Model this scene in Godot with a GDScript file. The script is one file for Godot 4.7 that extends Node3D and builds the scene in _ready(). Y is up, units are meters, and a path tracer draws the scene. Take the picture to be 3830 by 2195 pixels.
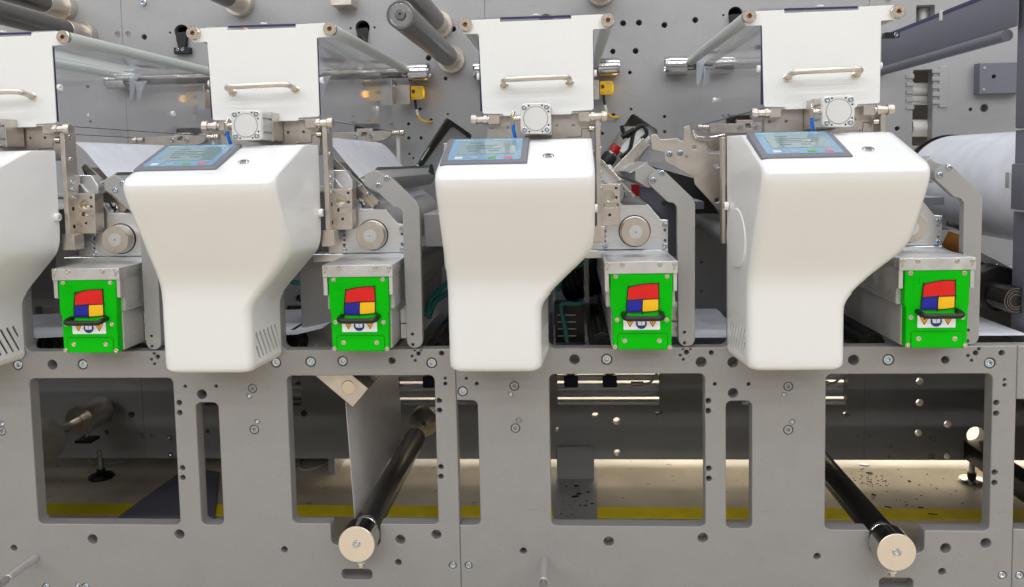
extends Node3D
# Lens of the photograph, worked out from the machine's own parallel edges. S-pixels are those of the 3830 x 2195 photograph.
const FOCAL := 3000.0
const AXIS := Vector2(1942.0, 825.0)
const EYE := Vector3(0.0, 0.874, 1.5)
const PITCH := 0.517            # distance between print stations, metres
const ZB := -0.74               # face of the rear side frame; the front side frame's face is z = 0
const FLOOR := -0.034
var eye_basis := Basis.from_euler(Vector3(deg_to_rad(-4.15337), deg_to_rad(3.50366), deg_to_rad(-1.15682)))
var M := {}
var used := {}
var bolt_mesh := {}

func _ready() -> void:
	var t0 := Time.get_ticks_msec()
	# ---------- camera ----------
	var cam := Camera3D.new()
	cam.name = "camera"
	add_child(cam)
	cam.position = EYE
	cam.basis = eye_basis
	cam.near = 0.05
	cam.far = 60.0
	cam.projection = Camera3D.PROJECTION_FRUSTUM
	cam.size = cam.near * 2195.0 / FOCAL
	cam.frustum_offset = Vector2((1915.0 - AXIS.x) / FOCAL, -(1097.5 - AXIS.y) / FOCAL) * cam.near
	cam.current = true
	# ---------- surroundings and exposure ----------
	var we := WorldEnvironment.new()
	we.name = "surroundings"
	var env := Environment.new()
	env.background_mode = Environment.BG_COLOR
	env.background_color = Color(0.66, 0.66, 0.67)
	env.background_energy_multiplier = 1.0
	env.tonemap_mode = Environment.TONE_MAPPER_LINEAR
	env.tonemap_exposure = 0.70
	env.sdfgi_enabled = true
	env.ssao_enabled = true
	env.ssil_enabled = true
	we.environment = env
	add_child(we)
	make_materials()
	# ---------- unseen lamp rows, placed to light the press from above, front and behind ----------
	lamp_row(Vector3(0.0, 4.0, 0.1), 16.0, 0.25, 31.0, "unseen long white hall lamp straight above the press, lighting paper and housing tops")
	lamp_row(Vector3(0.0, 4.0, 2.6), 16.0, 0.25, 16.0, "unseen long white hall lamp nearest above the front of the press")
	lamp_row(Vector3(0.0, 4.0, 4.4), 16.0, 0.25, 26.0, "unseen long white hall lamp above the aisle, lighting the press front")
	lamp_row(Vector3(0.0, 4.0, 6.2), 16.0, 0.25, 34.0, "unseen long white hall lamp above the far side of the aisle")
	lamp_row(Vector3(0.0, 4.0, 8.4), 16.0, 0.25, 42.0, "unseen long white hall lamp over the middle of the hall")
	lamp_row(Vector3(2.6, 2.6, -2.4), 5.0, 0.25, 40.0, "unseen long white hall lamp behind the press, lighting rear wall and floor")
	# ---------- large structure ----------
	build_floor()
	build_front_frame()
	build_rear_frame()
	print("frames ", Time.get_ticks_msec() - t0)
	# ---------- things ----------
	build_stations()
	print("stations ", Time.get_ticks_msec() - t0)
	build_upper_things()
	build_lower_things()
	build_right_side()
	print("done ", Time.get_ticks_msec() - t0)

# ====================================================================== geometry helpers
func W(sx: float, sy: float, z: float) -> Vector3:      # photo pixel -> point on the plane z
	var d := eye_basis * Vector3((sx - AXIS.x) / FOCAL, -(sy - AXIS.y) / FOCAL, -1.0)
	return EYE + d * ((z - EYE.z) / d.z)
func W2(sx: float, sy: float, z: float) -> Vector2:
	var p := W(sx, sy, z)
	return Vector2(p.x, p.y)
func L(k: int, sx: float, sy: float, z: float) -> Vector3:   # same, in the axes of the station k it is read from
	return W(sx, sy, z) - Vector3((k - 2) * PITCH, 0, 0)
func L2(k: int, sx: float, sy: float, z: float) -> Vector2:
	var p := L(k, sx, sy, z)
	return Vector2(p.x, p.y)
func poly(k: int, z: float, pts: Array) -> PackedVector2Array:
	var out := PackedVector2Array()
	for p in pts:
		out.append(L2(k, p[0], p[1], z))
	return out

class MB:
	var v := PackedVector3Array()
	var n := PackedVector3Array()
	func tri(a: Vector3, b: Vector3, c: Vector3, na: Vector3, nb: Vector3, nc: Vector3) -> void:
		var g := (b - a).cross(c - a)
		if g.length_squared() < 1e-20:
			return
		if g.dot(na + nb + nc) > 0.0:
			v.append(a); v.append(c); v.append(b)
			n.append(na); n.append(nc); n.append(nb)
		else:
			v.append(a); v.append(b); v.append(c)
			n.append(na); n.append(nb); n.append(nc)
	func flat(a: Vector3, b: Vector3, c: Vector3, nn: Vector3) -> void:
		tri(a, b, c, nn, nn, nn)
	func quad(a: Vector3, b: Vector3, c: Vector3, d: Vector3, na: Vector3, nb: Vector3, nc: Vector3, nd: Vector3) -> void:
		tri(a, b, c, na, nb, nc)
		tri(a, c, d, na, nc, nd)
	func add(m: ArrayMesh, t: Transform3D) -> void:
		var arr := m.surface_get_arrays(0)
		var vv: PackedVector3Array = arr[Mesh.ARRAY_VERTEX]
		var nn: PackedVector3Array = arr[Mesh.ARRAY_NORMAL]
		for i in vv.size():
			v.append(t * vv[i])
			n.append((t.basis * nn[i]).normalized())
	func mesh() -> ArrayMesh:
		var arr := []
		arr.resize(Mesh.ARRAY_MAX)
		arr[Mesh.ARRAY_VERTEX] = v
		arr[Mesh.ARRAY_NORMAL] = n
		var m := ArrayMesh.new()
		m.add_surface_from_arrays(Mesh.PRIMITIVE_TRIANGLES, arr)
		return m

func area_of(p: PackedVector2Array) -> float:
	var s := 0.0
	for i in p.size():
		s += p[i].cross(p[(i + 1) % p.size()])
	return s * 0.5
func circ(c: Vector2, r: float, n := 16) -> PackedVector2Array:
	var out := PackedVector2Array()
	for i in n:
		out.append(c + Vector2.from_angle(TAU * i / n) * r)
	return out
func rpoly(pts: Array, radii, n := 4) -> PackedVector2Array:     # polygon with rounded corners
	var out := PackedVector2Array()
	var m := pts.size()
	for i in m:
		var p: Vector2 = pts[i]
		var a: Vector2 = pts[(i + m - 1) % m]
		var b: Vector2 = pts[(i + 1) % m]
		var r: float = radii[i] if radii is Array else radii
		var u := (a - p).normalized()
		var w := (b - p).normalized()
		var half := acos(clampf(u.dot(w), -1, 1)) * 0.5
		if r <= 0.00005 or half > 1.5:
			out.append(p)
			continue
		var t := minf(r / tan(half), minf(p.distance_to(a), p.distance_to(b)) * 0.49)
		r = t * tan(half)
		var s := p + u * t
		var e := p + w * t
		var c := p + (u + w).normalized() * (r / sin(half))
		var a0 := (s - c).angle()
		var d := wrapf((e - c).angle() - a0, -PI, PI)
		for k in n + 1:
			out.append(c + Vector2.from_angle(a0 + d * k / n) * r)
	return out
func rrect(x0: float, y0: float, x1: float, y1: float, r: float, n := 4) -> PackedVector2Array:
	return rpoly([Vector2(x0, y0), Vector2(x1, y0), Vector2(x1, y1), Vector2(x0, y1)], r, n)
func capsule2(a: Vector2, b: Vector2, r: float, n := 6) -> PackedVector2Array:
	var out := PackedVector2Array()
	var d := (b - a).angle()
	for i in n + 1:
		out.append(b + Vector2.from_angle(d - PI / 2 + PI * i / n) * r)
	for i in n + 1:
		out.append(a + Vector2.from_angle(d + PI / 2 + PI * i / n) * r)
	return out

func resample(p: PackedVector2Array, h: float) -> PackedVector2Array:
	var out := PackedVector2Array()
	for i in p.size():
		var a := p[i]
		var b := p[(i + 1) % p.size()]
		if a.distance_to(b) < 1e-5:
			continue
		var n := maxi(1, int(ceil(a.distance_to(b) / h)))
		for k in n:
			out.append(a.lerp(b, float(k) / n))
	return out

# A sheet or slab: loops[0] is the outline, the others are holes. Front face at zf, back at zb, front (and back) edges broken by ch.
func plate(loops: Array, zf: float, zb: float, ch := 0.0006, ch_back := false) -> ArrayMesh:
	var mb := MB.new()
	var ls := []
	for i in loops.size():
		var p: PackedVector2Array = loops[i]
		if (area_of(p) < 0.0) == (i == 0):
			p = p.duplicate()
			p.reverse()
		ls.append(p)
	var want := 0.0
	for p in ls:
		want += area_of(p)
	var h := 100.0 if ls.size() == 1 else 0.03
	var idx := PackedInt32Array()
	var flatp := PackedVector2Array()
	var rs := []
	for attempt in 6:
		rs = []
		flatp = PackedVector2Array()
		for p in ls:
			var q := resample(p, h)
			rs.append(q)
			flatp.append_array(q)
		idx = PackedInt32Array()
		if ls.size() == 1:
			idx = Geometry2D.triangulate_polygon(flatp)
			if idx.size() > 0:
				break
			h = 0.01
			ls.append_array([])
		var got := 0.0
		var raw := Geometry2D.triangulate_delaunay(flatp)
		for t in range(0, raw.size(), 3):
			var a := flatp[raw[t]]
			var b := flatp[raw[t + 1]]
			var c := flatp[raw[t + 2]]
			var ar := absf((b - a).cross(c - a)) * 0.5
			if ar < 1e-12:
				continue
			var cen := (a + b + c) / 3.0
			if not Geometry2D.is_point_in_polygon(cen, ls[0]):
				continue
			var inside := false
			for k in range(1, ls.size()):
				if Geometry2D.is_point_in_polygon(cen, ls[k]):
					inside = true
					break
			if inside:
				continue
			idx.append(raw[t]); idx.append(raw[t + 1]); idx.append(raw[t + 2])
			got += ar
		if absf(got - want) < 0.0005 * want:
			break
		h = minf(h, 0.03) * 0.6
	# inset points for the broken edge
	var ins := PackedVector2Array()
	for q in rs:
		var m: int = q.size()
		for i in m:
			var e0: Vector2 = (q[i] - q[(i + m - 1) % m]).normalized()
			var e1: Vector2 = (q[(i + 1) % m] - q[i]).normalized()
			var n0 := Vector2(-e0.y, e0.x)
			var n1 := Vector2(-e1.y, e1.x)
			var b := n0 + n1
			var d := b.dot(n0)
			ins.append(q[i] + (b / maxf(d, 0.4)) * ch)
	var cb := ch if ch_back else 0.0
	for t in range(0, idx.size(), 3):
		var a := ins[idx[t]]
		var b := ins[idx[t + 1]]
		var c := ins[idx[t + 2]]
		mb.flat(Vector3(a.x, a.y, zf), Vector3(b.x, b.y, zf), Vector3(c.x, c.y, zf), Vector3(0, 0, 1))
		if not ch_back:
			a = flatp[idx[t]]; b = flatp[idx[t + 1]]; c = flatp[idx[t + 2]]
		mb.flat(Vector3(a.x, a.y, zb), Vector3(b.x, b.y, zb), Vector3(c.x, c.y, zb), Vector3(0, 0, -1))
	var base := 0
	for q in rs:
		var m: int = q.size()
		var en := PackedVector2Array()
		for i in m:
			var e: Vector2 = (q[(i + 1) % m] - q[i]).normalized()
			en.append(Vector2(e.y, -e.x))
		for i in m:
			var j := (i + 1) % m
			var na := en[i]
			var nb := en[i]
			var pr := en[(i + m - 1) % m]
			var nx := en[j]
			if pr.dot(en[i]) > 0.8:
				na = (pr + en[i]).normalized()
			if nx.dot(en[i]) > 0.8:
				nb = (nx + en[i]).normalized()
			var A := Vector3(q[i].x, q[i].y, 0)
			var B := Vector3(q[j].x, q[j].y, 0)
			var n3a := Vector3(na.x, na.y, 0)
			var n3b := Vector3(nb.x, nb.y, 0)
			var up := Vector3(0, 0, 1)
			mb.quad(A + up * (zf - ch), B + up * (zf - ch), B + up * (zb + cb), A + up * (zb + cb), n3a, n3b, n3b, n3a)
			if ch > 0.0:
				var ia := Vector3(ins[base + i].x, ins[base + i].y, zf)
				var ib := Vector3(ins[base + j].x, ins[base + j].y, zf)
				var ca := (n3a + up).normalized()
				var cc := (n3b + up).normalized()
				mb.quad(A + up * (zf - ch), B + up * (zf - ch), ib, ia, ca, cc, cc, ca)
				if ch_back:
					ia.z = zb
					ib.z = zb
					ca = (n3a - up).normalized()
					cc = (n3b - up).normalized()
					mb.quad(A + up * (zb + cb), B + up * (zb + cb), ib, ia, ca, cc, cc, ca)
		base += m
	return mb.mesh()

func box(s: Vector3, ch := 0.0006) -> ArrayMesh:     # centred, edges broken
	return plate([rpoly([Vector2(-s.x, -s.y) / 2, Vector2(s.x, -s.y) / 2, Vector2(s.x, s.y) / 2, Vector2(-s.x, s.y) / 2], minf(ch, minf(s.x, s.y) * 0.3), 2)], s.z / 2, -s.z / 2, minf(ch, s.z * 0.3), true)
func bar(a: Vector3, b: Vector3, ch := 0.0006) -> ArrayMesh:      # box between two corners, in place
	var mb := MB.new()
	mb.add(box((b - a).abs(), ch), Transform3D(Basis(), (a + b) / 2))
	return mb.mesh()

# Turned part about z: profile of (radius, z)
func lathe(profile: Array, seg := 28) -> ArrayMesh:
	var mb := MB.new()
	var m := profile.size()
	var sn := []
	for i in m - 1:
		var d: Vector2 = profile[i + 1] - profile[i]
		sn.append(Vector2(d.y, -d.x).normalized())
	for i in m - 1:
		var p: Vector2 = profile[i]
		var q: Vector2 = profile[i + 1]
		var np: Vector2 = sn[i]
		var nq: Vector2 = sn[i]
		if i > 0 and sn[i - 1].dot(sn[i]) > 0.85:
			np = (sn[i - 1] + sn[i]).normalized()
		if i < m - 2 and sn[i + 1].dot(sn[i]) > 0.85:
			nq = (sn[i + 1] + sn[i]).normalized()
		for k in seg:
			var c0 := Vector2.from_angle(TAU * k / seg)
			var c1 := Vector2.from_angle(TAU * (k + 1) / seg)
			mb.quad(Vector3(c0.x * p.x, c0.y * p.x, p.y), Vector3(c1.x * p.x, c1.y * p.x, p.y), Vector3(c1.x * q.x, c1.y * q.x, q.y), Vector3(c0.x * q.x, c0.y * q.x, q.y),
				Vector3(c0.x * np.x, c0.y * np.x, np.y), Vector3(c1.x * np.x, c1.y * np.x, np.y), Vector3(c1.x * nq.x, c1.y * nq.x, nq.y), Vector3(c0.x * nq.x, c0.y * nq.x, nq.y))
	return mb.mesh()
func cyl(r: float, z0: float, z1: float, ch := 0.0006, seg := 28) -> ArrayMesh:    # solid cylinder along z, z0 < z1; profile runs so that normals point out
	return lathe([Vector2(0, z0), Vector2(r - ch, z0), Vector2(r, z0 + ch), Vector2(r, z1 - ch), Vector2(r - ch, z1), Vector2(0, z1)], seg)
func along(a: Vector3, b: Vector3) -> Transform3D:    # z axis from a to b
	var z := (b - a).normalized()
	var x := Vector3.UP.cross(z)
	if x.length() < 0.01:
		x = Vector3.RIGHT
	x = x.normalized()
	return Transform3D(Basis(x, z.cross(x), z), a)
func rod(a: Vector3, b: Vector3, r: float, ch := 0.0006, seg := 20) -> ArrayMesh:
	var mb := MB.new()
	mb.add(cyl(r, 0, a.distance_to(b), ch, seg), along(a, b))
	return mb.mesh()
func tube(pts: Array, r: float, seg := 10, closed_ends := true) -> ArrayMesh:
	var mb := MB.new()
	var m := pts.size()
	var rings := []
	var x := Vector3.ZERO
	for i in m:
		var t: Vector3 = (pts[mini(i + 1, m - 1)] - pts[maxi(i - 1, 0)]).normalized()
		if i == 0:
			x = t.cross(Vector3.UP)
			if x.length() < 0.05:
				x = t.cross(Vector3.RIGHT)
		x = (x - t * x.dot(t)).normalized()
		var y := t.cross(x)
		var ring := []
		for k in seg:
			var a := TAU * k / seg
			ring.append(x * cos(a) + y * sin(a))
		rings.append(ring)
	for i in m - 1:
		for k in seg:
			var j := (k + 1) % seg
			mb.quad(pts[i] + rings[i][k] * r, pts[i] + rings[i][j] * r, pts[i + 1] + rings[i + 1][j] * r, pts[i + 1] + rings[i + 1][k] * r, rings[i][k], rings[i][j], rings[i + 1][j], rings[i + 1][k])
	if closed_ends:
		for e in [[0, 1], [m - 1, m - 2]]:
			var nn: Vector3 = (pts[e[0]] - pts[e[1]]).normalized()
			for k in seg:
				mb.flat(pts[e[0]], pts[e[0]] + rings[e[0]][k] * r, pts[e[0]] + rings[e[0]][(k + 1) % seg] * r, nn)
	return mb.mesh()
func smooth_path(pts: Array, n := 6) -> Array:      # Catmull-Rom through the points
	var out := []
	for i in pts.size() - 1:
		var p0: Vector3 = pts[maxi(i - 1, 0)]
		var p1: Vector3 = pts[i]
		var p2: Vector3 = pts[i + 1]
		var p3: Vector3 = pts[mini(i + 2, pts.size() - 1)]
		for k in n:
			out.append(p1.cubic_interpolate(p2, p0, p3, float(k) / n))
	out.append(pts[-1])
	return out
# Sheet swept along z: a curve in x,y with thickness th
func sheet(curve: Array, z0: float, z1: float, th: float) -> ArrayMesh:
	var mb := MB.new()
	var m := curve.size()
	var nn := []
	for i in m:
		var t: Vector2 = (curve[mini(i + 1, m - 1)] - curve[maxi(i - 1, 0)]).normalized()
		nn.append(Vector2(-t.y, t.x))
	for i in m - 1:
		for side in [1.0, -1.0]:
			var a: Vector2 = curve[i] + nn[i] * th * 0.5 * side
			var b: Vector2 = curve[i + 1] + nn[i + 1] * th * 0.5 * side
			var na: Vector3 = Vector3(nn[i].x, nn[i].y, 0) * side
			var nb: Vector3 = Vector3(nn[i + 1].x, nn[i + 1].y, 0) * side
			mb.quad(Vector3(a.x, a.y, z0), Vector3(b.x, b.y, z0), Vector3(b.x, b.y, z1), Vector3(a.x, a.y, z1), na, nb, nb, na)
		for e in [[z0, signf(z0 - z1)], [z1, signf(z1 - z0)]]:
			var a0: Vector2 = curve[i] + nn[i] * th * 0.5
			var a1: Vector2 = curve[i] - nn[i] * th * 0.5
			var b0: Vector2 = curve[i + 1] + nn[i + 1] * th * 0.5
			var b1: Vector2 = curve[i + 1] - nn[i + 1] * th * 0.5
			var k := Vector3(0, 0, e[1])
			mb.quad(Vector3(a0.x, a0.y, e[0]), Vector3(b0.x, b0.y, e[0]), Vector3(b1.x, b1.y, e[0]), Vector3(a1.x, a1.y, e[0]), k, k, k, k)
	return mb.mesh()
func join(list: Array) -> ArrayMesh:     # [[mesh, transform], ...] -> one mesh
	var mb := MB.new()
	for e in list:
		if e is ArrayMesh:
			mb.add(e, Transform3D())
		else:
			mb.add(e[0], e[1])
	return mb.mesh()
func moved(m: ArrayMesh, t: Transform3D) -> ArrayMesh:
	return join([[m, t]])
# Transform that lays a plate() drawn in x,y onto another plane: u and w are where its x and y go, origin o
func onto(o: Vector3, u: Vector3, w: Vector3) -> Transform3D:
	return Transform3D(Basis(u.normalized(), w.normalized(), u.cross(w).normalized()), o)

# ====================================================================== scene helpers
func numbered(called: String) -> String:
	if not used.has(called):
		used[called] = 0
		return called
	used[called] += 1
	return "%s_%03d" % [called, used[called]]
func thing(called: String, label: String, category: String, group := "", at := Vector3.ZERO) -> Node3D:
	var o := Node3D.new()
	o.name = numbered(called)
	add_child(o)
	o.position = at
	tag(o, label, category, group)
	return o
func tag(o: Node, label: String, category: String, group := "") -> Node:
	o.set_meta("label", label)
	o.set_meta("category", category)
	if group != "":
		o.set_meta("group", group)
	return o
func part(parent: Node, called: String, m: Mesh, mat: Material, at := Vector3.ZERO, basis := Basis()) -> MeshInstance3D:
	var o := MeshInstance3D.new()
	o.name = called
	o.mesh = m
	o.material_override = mat
	parent.add_child(o, true)
	o.transform = Transform3D(basis, at)
	return o
func lone(called: String, m: Mesh, mat: Material, label: String, category: String, group := "", at := Vector3.ZERO, basis := Basis()) -> MeshInstance3D:
	var o := part(self, numbered(called), m, mat, at, basis)
	tag(o, label, category, group)
	return o
func copy_of(o: Node3D, dx: float, label := "") -> Node3D:
	var c: Node3D = o.duplicate()
	c.name = numbered(str(o.name))
	add_child(c)
	c.position = o.position + Vector3(dx, 0, 0)
	if label != "":
		c.set_meta("label", label)
	return c
# socket-head screw facing +z with its head's top at z = 0, radius 1
func screw_mesh(kind: String) -> ArrayMesh:
	if not bolt_mesh.has(kind):
		var hex := PackedVector2Array()
		for i in 6:
			hex.append(Vector2.from_angle(TAU * i / 6 + 0.3) * 0.5)
		var m: ArrayMesh
		if kind == "button":
			m = join([lathe([Vector2(1.0, -0.55), Vector2(0.97, -0.35), Vector2(0.85, -0.15), Vector2(0.62, 0.0), Vector2(0.5, 0.0)], 18), [plate([circ(Vector2.ZERO, 0.62, 18), hex], 0.0, -0.4, 0.0), Transform3D()], [cyl(0.55, -0.6, -0.4, 0.0, 12), Transform3D()]])
		else:
			m = join([plate([circ(Vector2.ZERO, 1.0, 22), hex], 0.0, -0.9, 0.09), [cyl(0.6, -0.9, -0.5, 0.0, 12), Transform3D()]])
		bolt_mesh[kind] = m
	return bolt_mesh[kind]
func screw(parent: Node, at: Vector3, r: float, mat: Material, kind := "socket", basis := Basis()) -> MeshInstance3D:
	return part(parent, "screw", screw_mesh(kind), mat, at, basis * Basis.from_scale(Vector3(r, r, r)))
# ====================================================================== materials
func noise_tex(sd: int, freq: float, lo: float, hi: float, oct := 3, size := 256, stretch := Vector2.ONE) -> ImageTexture:
	var f := FastNoiseLite.new()
	f.seed = sd
	f.noise_type = FastNoiseLite.TYPE_SIMPLEX_SMOOTH
	f.frequency = freq
	f.fractal_octaves = oct
	var im := Image.create(size, size, false, Image.FORMAT_RGB8)
	for y in size:
		for x in size:
			# wrapped so that the tile repeats without a seam
			var u := float(x) / size
			var v := float(y) / size
			var a := f.get_noise_2d(x * stretch.x, y * stretch.y)
			var b := f.get_noise_2d((x - size) * stretch.x, y * stretch.y)
			var c := f.get_noise_2d(x * stretch.x, (y - size) * stretch.y)
			var d := f.get_noise_2d((x - size) * stretch.x, (y - size) * stretch.y)
			var t := lerpf(lerpf(a, b, u), lerpf(c, d, u), v) * 1.3
			var g := clampf(lerpf(lo, hi, t * 0.5 + 0.5), 0.0, 1.0)
			im.set_pixel(x, y, Color(g, g, g))
	im.generate_mipmaps()
	return ImageTexture.create_from_image(im)
func mat(key: String, c: Color, rough: float, metal := 0.0, tex: Texture2D = null, scale := Vector3.ONE) -> StandardMaterial3D:
	var m := StandardMaterial3D.new()
	m.resource_name = key
	m.albedo_color = c
	m.roughness = rough
	m.metallic = metal
	if tex:
		m.albedo_texture = tex
		m.uv1_triplanar = true
		m.uv1_world_triplanar = true
		m.uv1_scale = scale
	M[key] = m
	return m
func bump(m: StandardMaterial3D, tex: Texture2D, amount: float) -> void:
	m.heightmap_enabled = true
	m.heightmap_texture = tex
	m.heightmap_scale = amount
func rough_map(m: StandardMaterial3D, tex: Texture2D, r: float) -> void:
	m.roughness_texture = tex
	m.roughness = r
func make_materials() -> void:
	var grain := noise_tex(3, 0.35, 0.90, 1.0, 2)
	var cloud := noise_tex(5, 0.018, 0.86, 1.0, 4)
	var brushed := noise_tex(7, 0.05, 0.88, 1.0, 3, 256, Vector2(0.35, 9.0))
	var smudge := noise_tex(11, 0.02, 0.62, 1.0, 4)
	var mottle := mottle_tex()
	var stain := noise_tex(19, 0.025, 0.84, 1.0, 4)
	var peel := noise_tex(13, 0.16, 0.0, 1.0, 2)
	var orange := noise_tex(17, 0.05, 0.0, 1.0, 2)
	# painted side frames
	var m := mat("frame", Color(0.598, 0.592, 0.588), 0.5, 0.15, mottle, Vector3(2.3, 2.3, 2.3))
	rough_map(m, smudge, 0.58)
	bump(m, peel, 0.006)
	m = mat("frame_rear", Color(0.655, 0.653, 0.655), 0.5, 0.15, mottle, Vector3(1.9, 1.9, 1.9))
	rough_map(m, smudge, 0.58)
	m = mat("arm_grey", Color(0.64, 0.637, 0.634), 0.45, 0.15, grain, Vector3(9, 9, 9))
	# mouldings and sheet metal
	m = mat("housing", Color(0.872, 0.874, 0.872), 0.35, 0.0)
	bump(m, orange, 0.0025)
	m.uv1_triplanar = true
	m.uv1_world_triplanar = true
	m.uv1_scale = Vector3(3, 3, 3)
	m.clearcoat_enabled = true
	m.clearcoat = 0.8
	m.clearcoat_roughness = 0.04
	m = mat("guard_white", Color(0.895, 0.900, 0.893), 0.38, 0.0)
	bump(m, peel, 0.04)
	m.uv1_triplanar = true
	m.uv1_world_triplanar = true
	m.uv1_scale = Vector3(7, 7, 7)
	mat("tube_grey", Color(0.80, 0.82, 0.805), 0.4, 0.0, grain, Vector3(11, 11, 11))
	mat("blue_grey", Color(0.44, 0.445, 0.49), 0.5, 0.05, grain, Vector3(11, 11, 11))
	# metals
	m = mat("nickel", Color(0.865, 0.830, 0.79), 0.33, 0.85, stain, Vector3(4, 4, 4))
	m = mat("nickel_bright", Color(0.83, 0.79, 0.73), 0.25, 1.0)
	m = mat("aluminium", Color(0.92, 0.925, 0.935), 0.34, 0.9, brushed, Vector3(5, 5, 5))
	m = mat("aluminium_cast", Color(0.86, 0.86, 0.86), 0.45, 0.7, stain, Vector3(3, 3, 3))
	m = mat("profile", Color(0.80, 0.795, 0.79), 0.45, 0.35, brushed, Vector3(4, 4, 4))
	m = mat("steel", Color(0.80, 0.80, 0.80), 0.16, 1.0)
	m = mat("steel_turned", Color(0.88, 0.85, 0.80), 0.30, 1.0)
	m = mat("disc", Color(0.92, 0.885, 0.835), 0.34, 0.95)
	m = mat("zinc", Color(0.74, 0.78, 0.82), 0.22, 1.0)
	m = mat("brass_dark", Color(0.55, 0.36, 0.16), 0.35, 0.9)
	# rubber and plastic
	mat("rubber", Color(0.10, 0.095, 0.09), 0.22, 0.0)
	mat("roller_coat", Color(0.46, 0.45, 0.44), 0.30, 0.9)
	mat("black", Color(0.055, 0.055, 0.058), 0.42)
	mat("gap", Color(0.07, 0.07, 0.072), 0.8)
	mat("white_plastic", Color(0.90, 0.90, 0.88), 0.35)
	m = mat("cylinder_cap", Color(0.84, 0.835, 0.825), 0.45, 0.1)
	mat("pipe_blue", Color(0.05, 0.42, 0.80), 0.25)
	mat("cable_yellow", Color(0.93, 0.72, 0.05), 0.4)
	mat("sensor_yellow", Color(0.95, 0.75, 0.03), 0.38)
	mat("sensor_print", Color(0.30, 0.24, 0.05), 0.5)
	m = mat("green", Color(0.0, 0.72, 0.02), 0.42)
	m.metallic_specular = 0.25
	mat("logo_red", Color(0.86, 0.01, 0.01), 0.25)
	mat("logo_blue", Color(0.0, 0.07, 0.60), 0.25)
	mat("logo_yellow", Color(0.98, 0.76, 0.03), 0.25)
	mat("logo_black", Color(0.10, 0.06, 0.03), 0.3)
	mat("label_white", Color(0.93, 0.94, 0.95), 0.4)
	mat("label_yellow", Color(0.95, 0.68, 0.05), 0.4)
	mat("label_blue", Color(0.06, 0.16, 0.52), 0.4)
	mat("label_ink", Color(0.14, 0.10, 0.05), 0.5)
	# operator panel
	mat("bezel", Color(0.41, 0.41, 0.44), 0.4)
	m = mat("panel_face", Color(0.44, 0.565, 0.66), 0.2)
	m = mat("screen", Color(0.47, 0.55, 0.56), 0.07)
	m.clearcoat_enabled = true
	m.clearcoat = 0.6
	m.clearcoat_roughness = 0.05
	mat("screen_ink", Color(0.36, 0.43, 0.45), 0.1)
	mat("key_grey", Color(0.74, 0.76, 0.78), 0.4)
	mat("key_dark", Color(0.55, 0.60, 0.62), 0.4)
	mat("key_green", Color(0.36, 0.60, 0.28), 0.4)
	mat("key_red", Color(0.74, 0.40, 0.42), 0.4)
	mat("lettering", Color(0.62, 0.86, 0.90), 0.4)
	# sheets
	m = mat("clear", Color(0.86, 0.87, 0.93, 0.03), 0.04)
	m.transparency = BaseMaterial3D.TRANSPARENCY_ALPHA
	m = mat("clear_frosted", Color(0.74, 0.76, 0.80, 0.55), 0.35)
	m.transparency = BaseMaterial3D.TRANSPARENCY_ALPHA
	mat("clear_edge", Color(0.17, 0.16, 0.33), 0.3)
	mat("paper", Color(0.955, 0.965, 1.0), 0.26, 0.0, cloud, Vector3(3, 3, 3))
	mat("liner", Color(0.95, 0.935, 0.93), 0.36, 0.0, brushed, Vector3(2, 2, 2))
	mat("liner_cream", Color(0.76, 0.73, 0.66), 0.4, 0.0, cloud, Vector3(3, 3, 3))
	mat("cable_teal", Color(0.10, 0.42, 0.42), 0.35)
	mat("cable_white", Color(0.75, 0.76, 0.75), 0.4)
	mat("cover_red", Color(0.66, 0.05, 0.05), 0.35)
	# lamps
	m = mat("led_yellow", Color(0.95, 0.85, 0.1), 0.4)
	m.emission_enabled = true
	m.emission = Color(1.0, 0.72, 0.05)
	m.emission_energy_multiplier = 0.3
	m = mat("lamp_glow", Color(1, 1, 1), 0.5)
	m.emission_enabled = true
	m.emission = Color(0.985, 0.99, 1.0)
	m.emission_energy_multiplier = 3.0
	# floor
	var fl := mat("floor", Color(0.84, 0.795, 0.72), 0.42, 0.0, floor_texture(), Vector3(0.5, 0.5, 0.5))
	rough_map(fl, smudge, 0.55)
	mat("tape", Color(0.98, 0.88, 0.0), 0.7, 0.0, cloud, Vector3(3, 3, 3))
	mat("wall_beige", Color(0.86, 0.80, 0.68), 0.7, 0.0, cloud, Vector3(0.5, 0.5, 0.5))
	mat("navy", Color(0.05, 0.09, 0.26), 0.35)
	mat("rail", Color(0.95, 0.96, 0.97), 0.22, 0.15, brushed, Vector3(5, 5, 5))
	mat("dirt", Color(0.12, 0.10, 0.07), 0.8)

func mottle_tex() -> ImageTexture:      # fine speckle, soft cloudiness and a few hairline scratches
	var n := 512
	var a := FastNoiseLite.new()
	a.seed = 41
	a.frequency = 0.010
	a.fractal_octaves = 4
	var rng := RandomNumberGenerator.new()
	rng.seed = 42
	var im := Image.create(n, n, false, Image.FORMAT_RGB8)
	for y in n:
		for x in n:
			var u := float(x) / n
			var c := lerpf(a.get_noise_2d(x, y), a.get_noise_2d(x - n, y), u)
			var g := 0.96 + 0.022 * c + rng.randf_range(-0.035, 0.035)
			im.set_pixel(x, y, Color(g, g, g))
	for i in 26:
		var p := Vector2(rng.randf() * n, rng.randf() * n)
		var d := Vector2.from_angle(rng.randf() * TAU)
		var l := rng.randi_range(6, 40)
		var t := rng.randf_range(0.82, 1.0)
		for k in l:
			var q := p + d * k
			im.set_pixel(posmod(int(q.x), n), posmod(int(q.y), n), Color(t, t, t))
	return ImageTexture.create_from_image(im)

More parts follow.
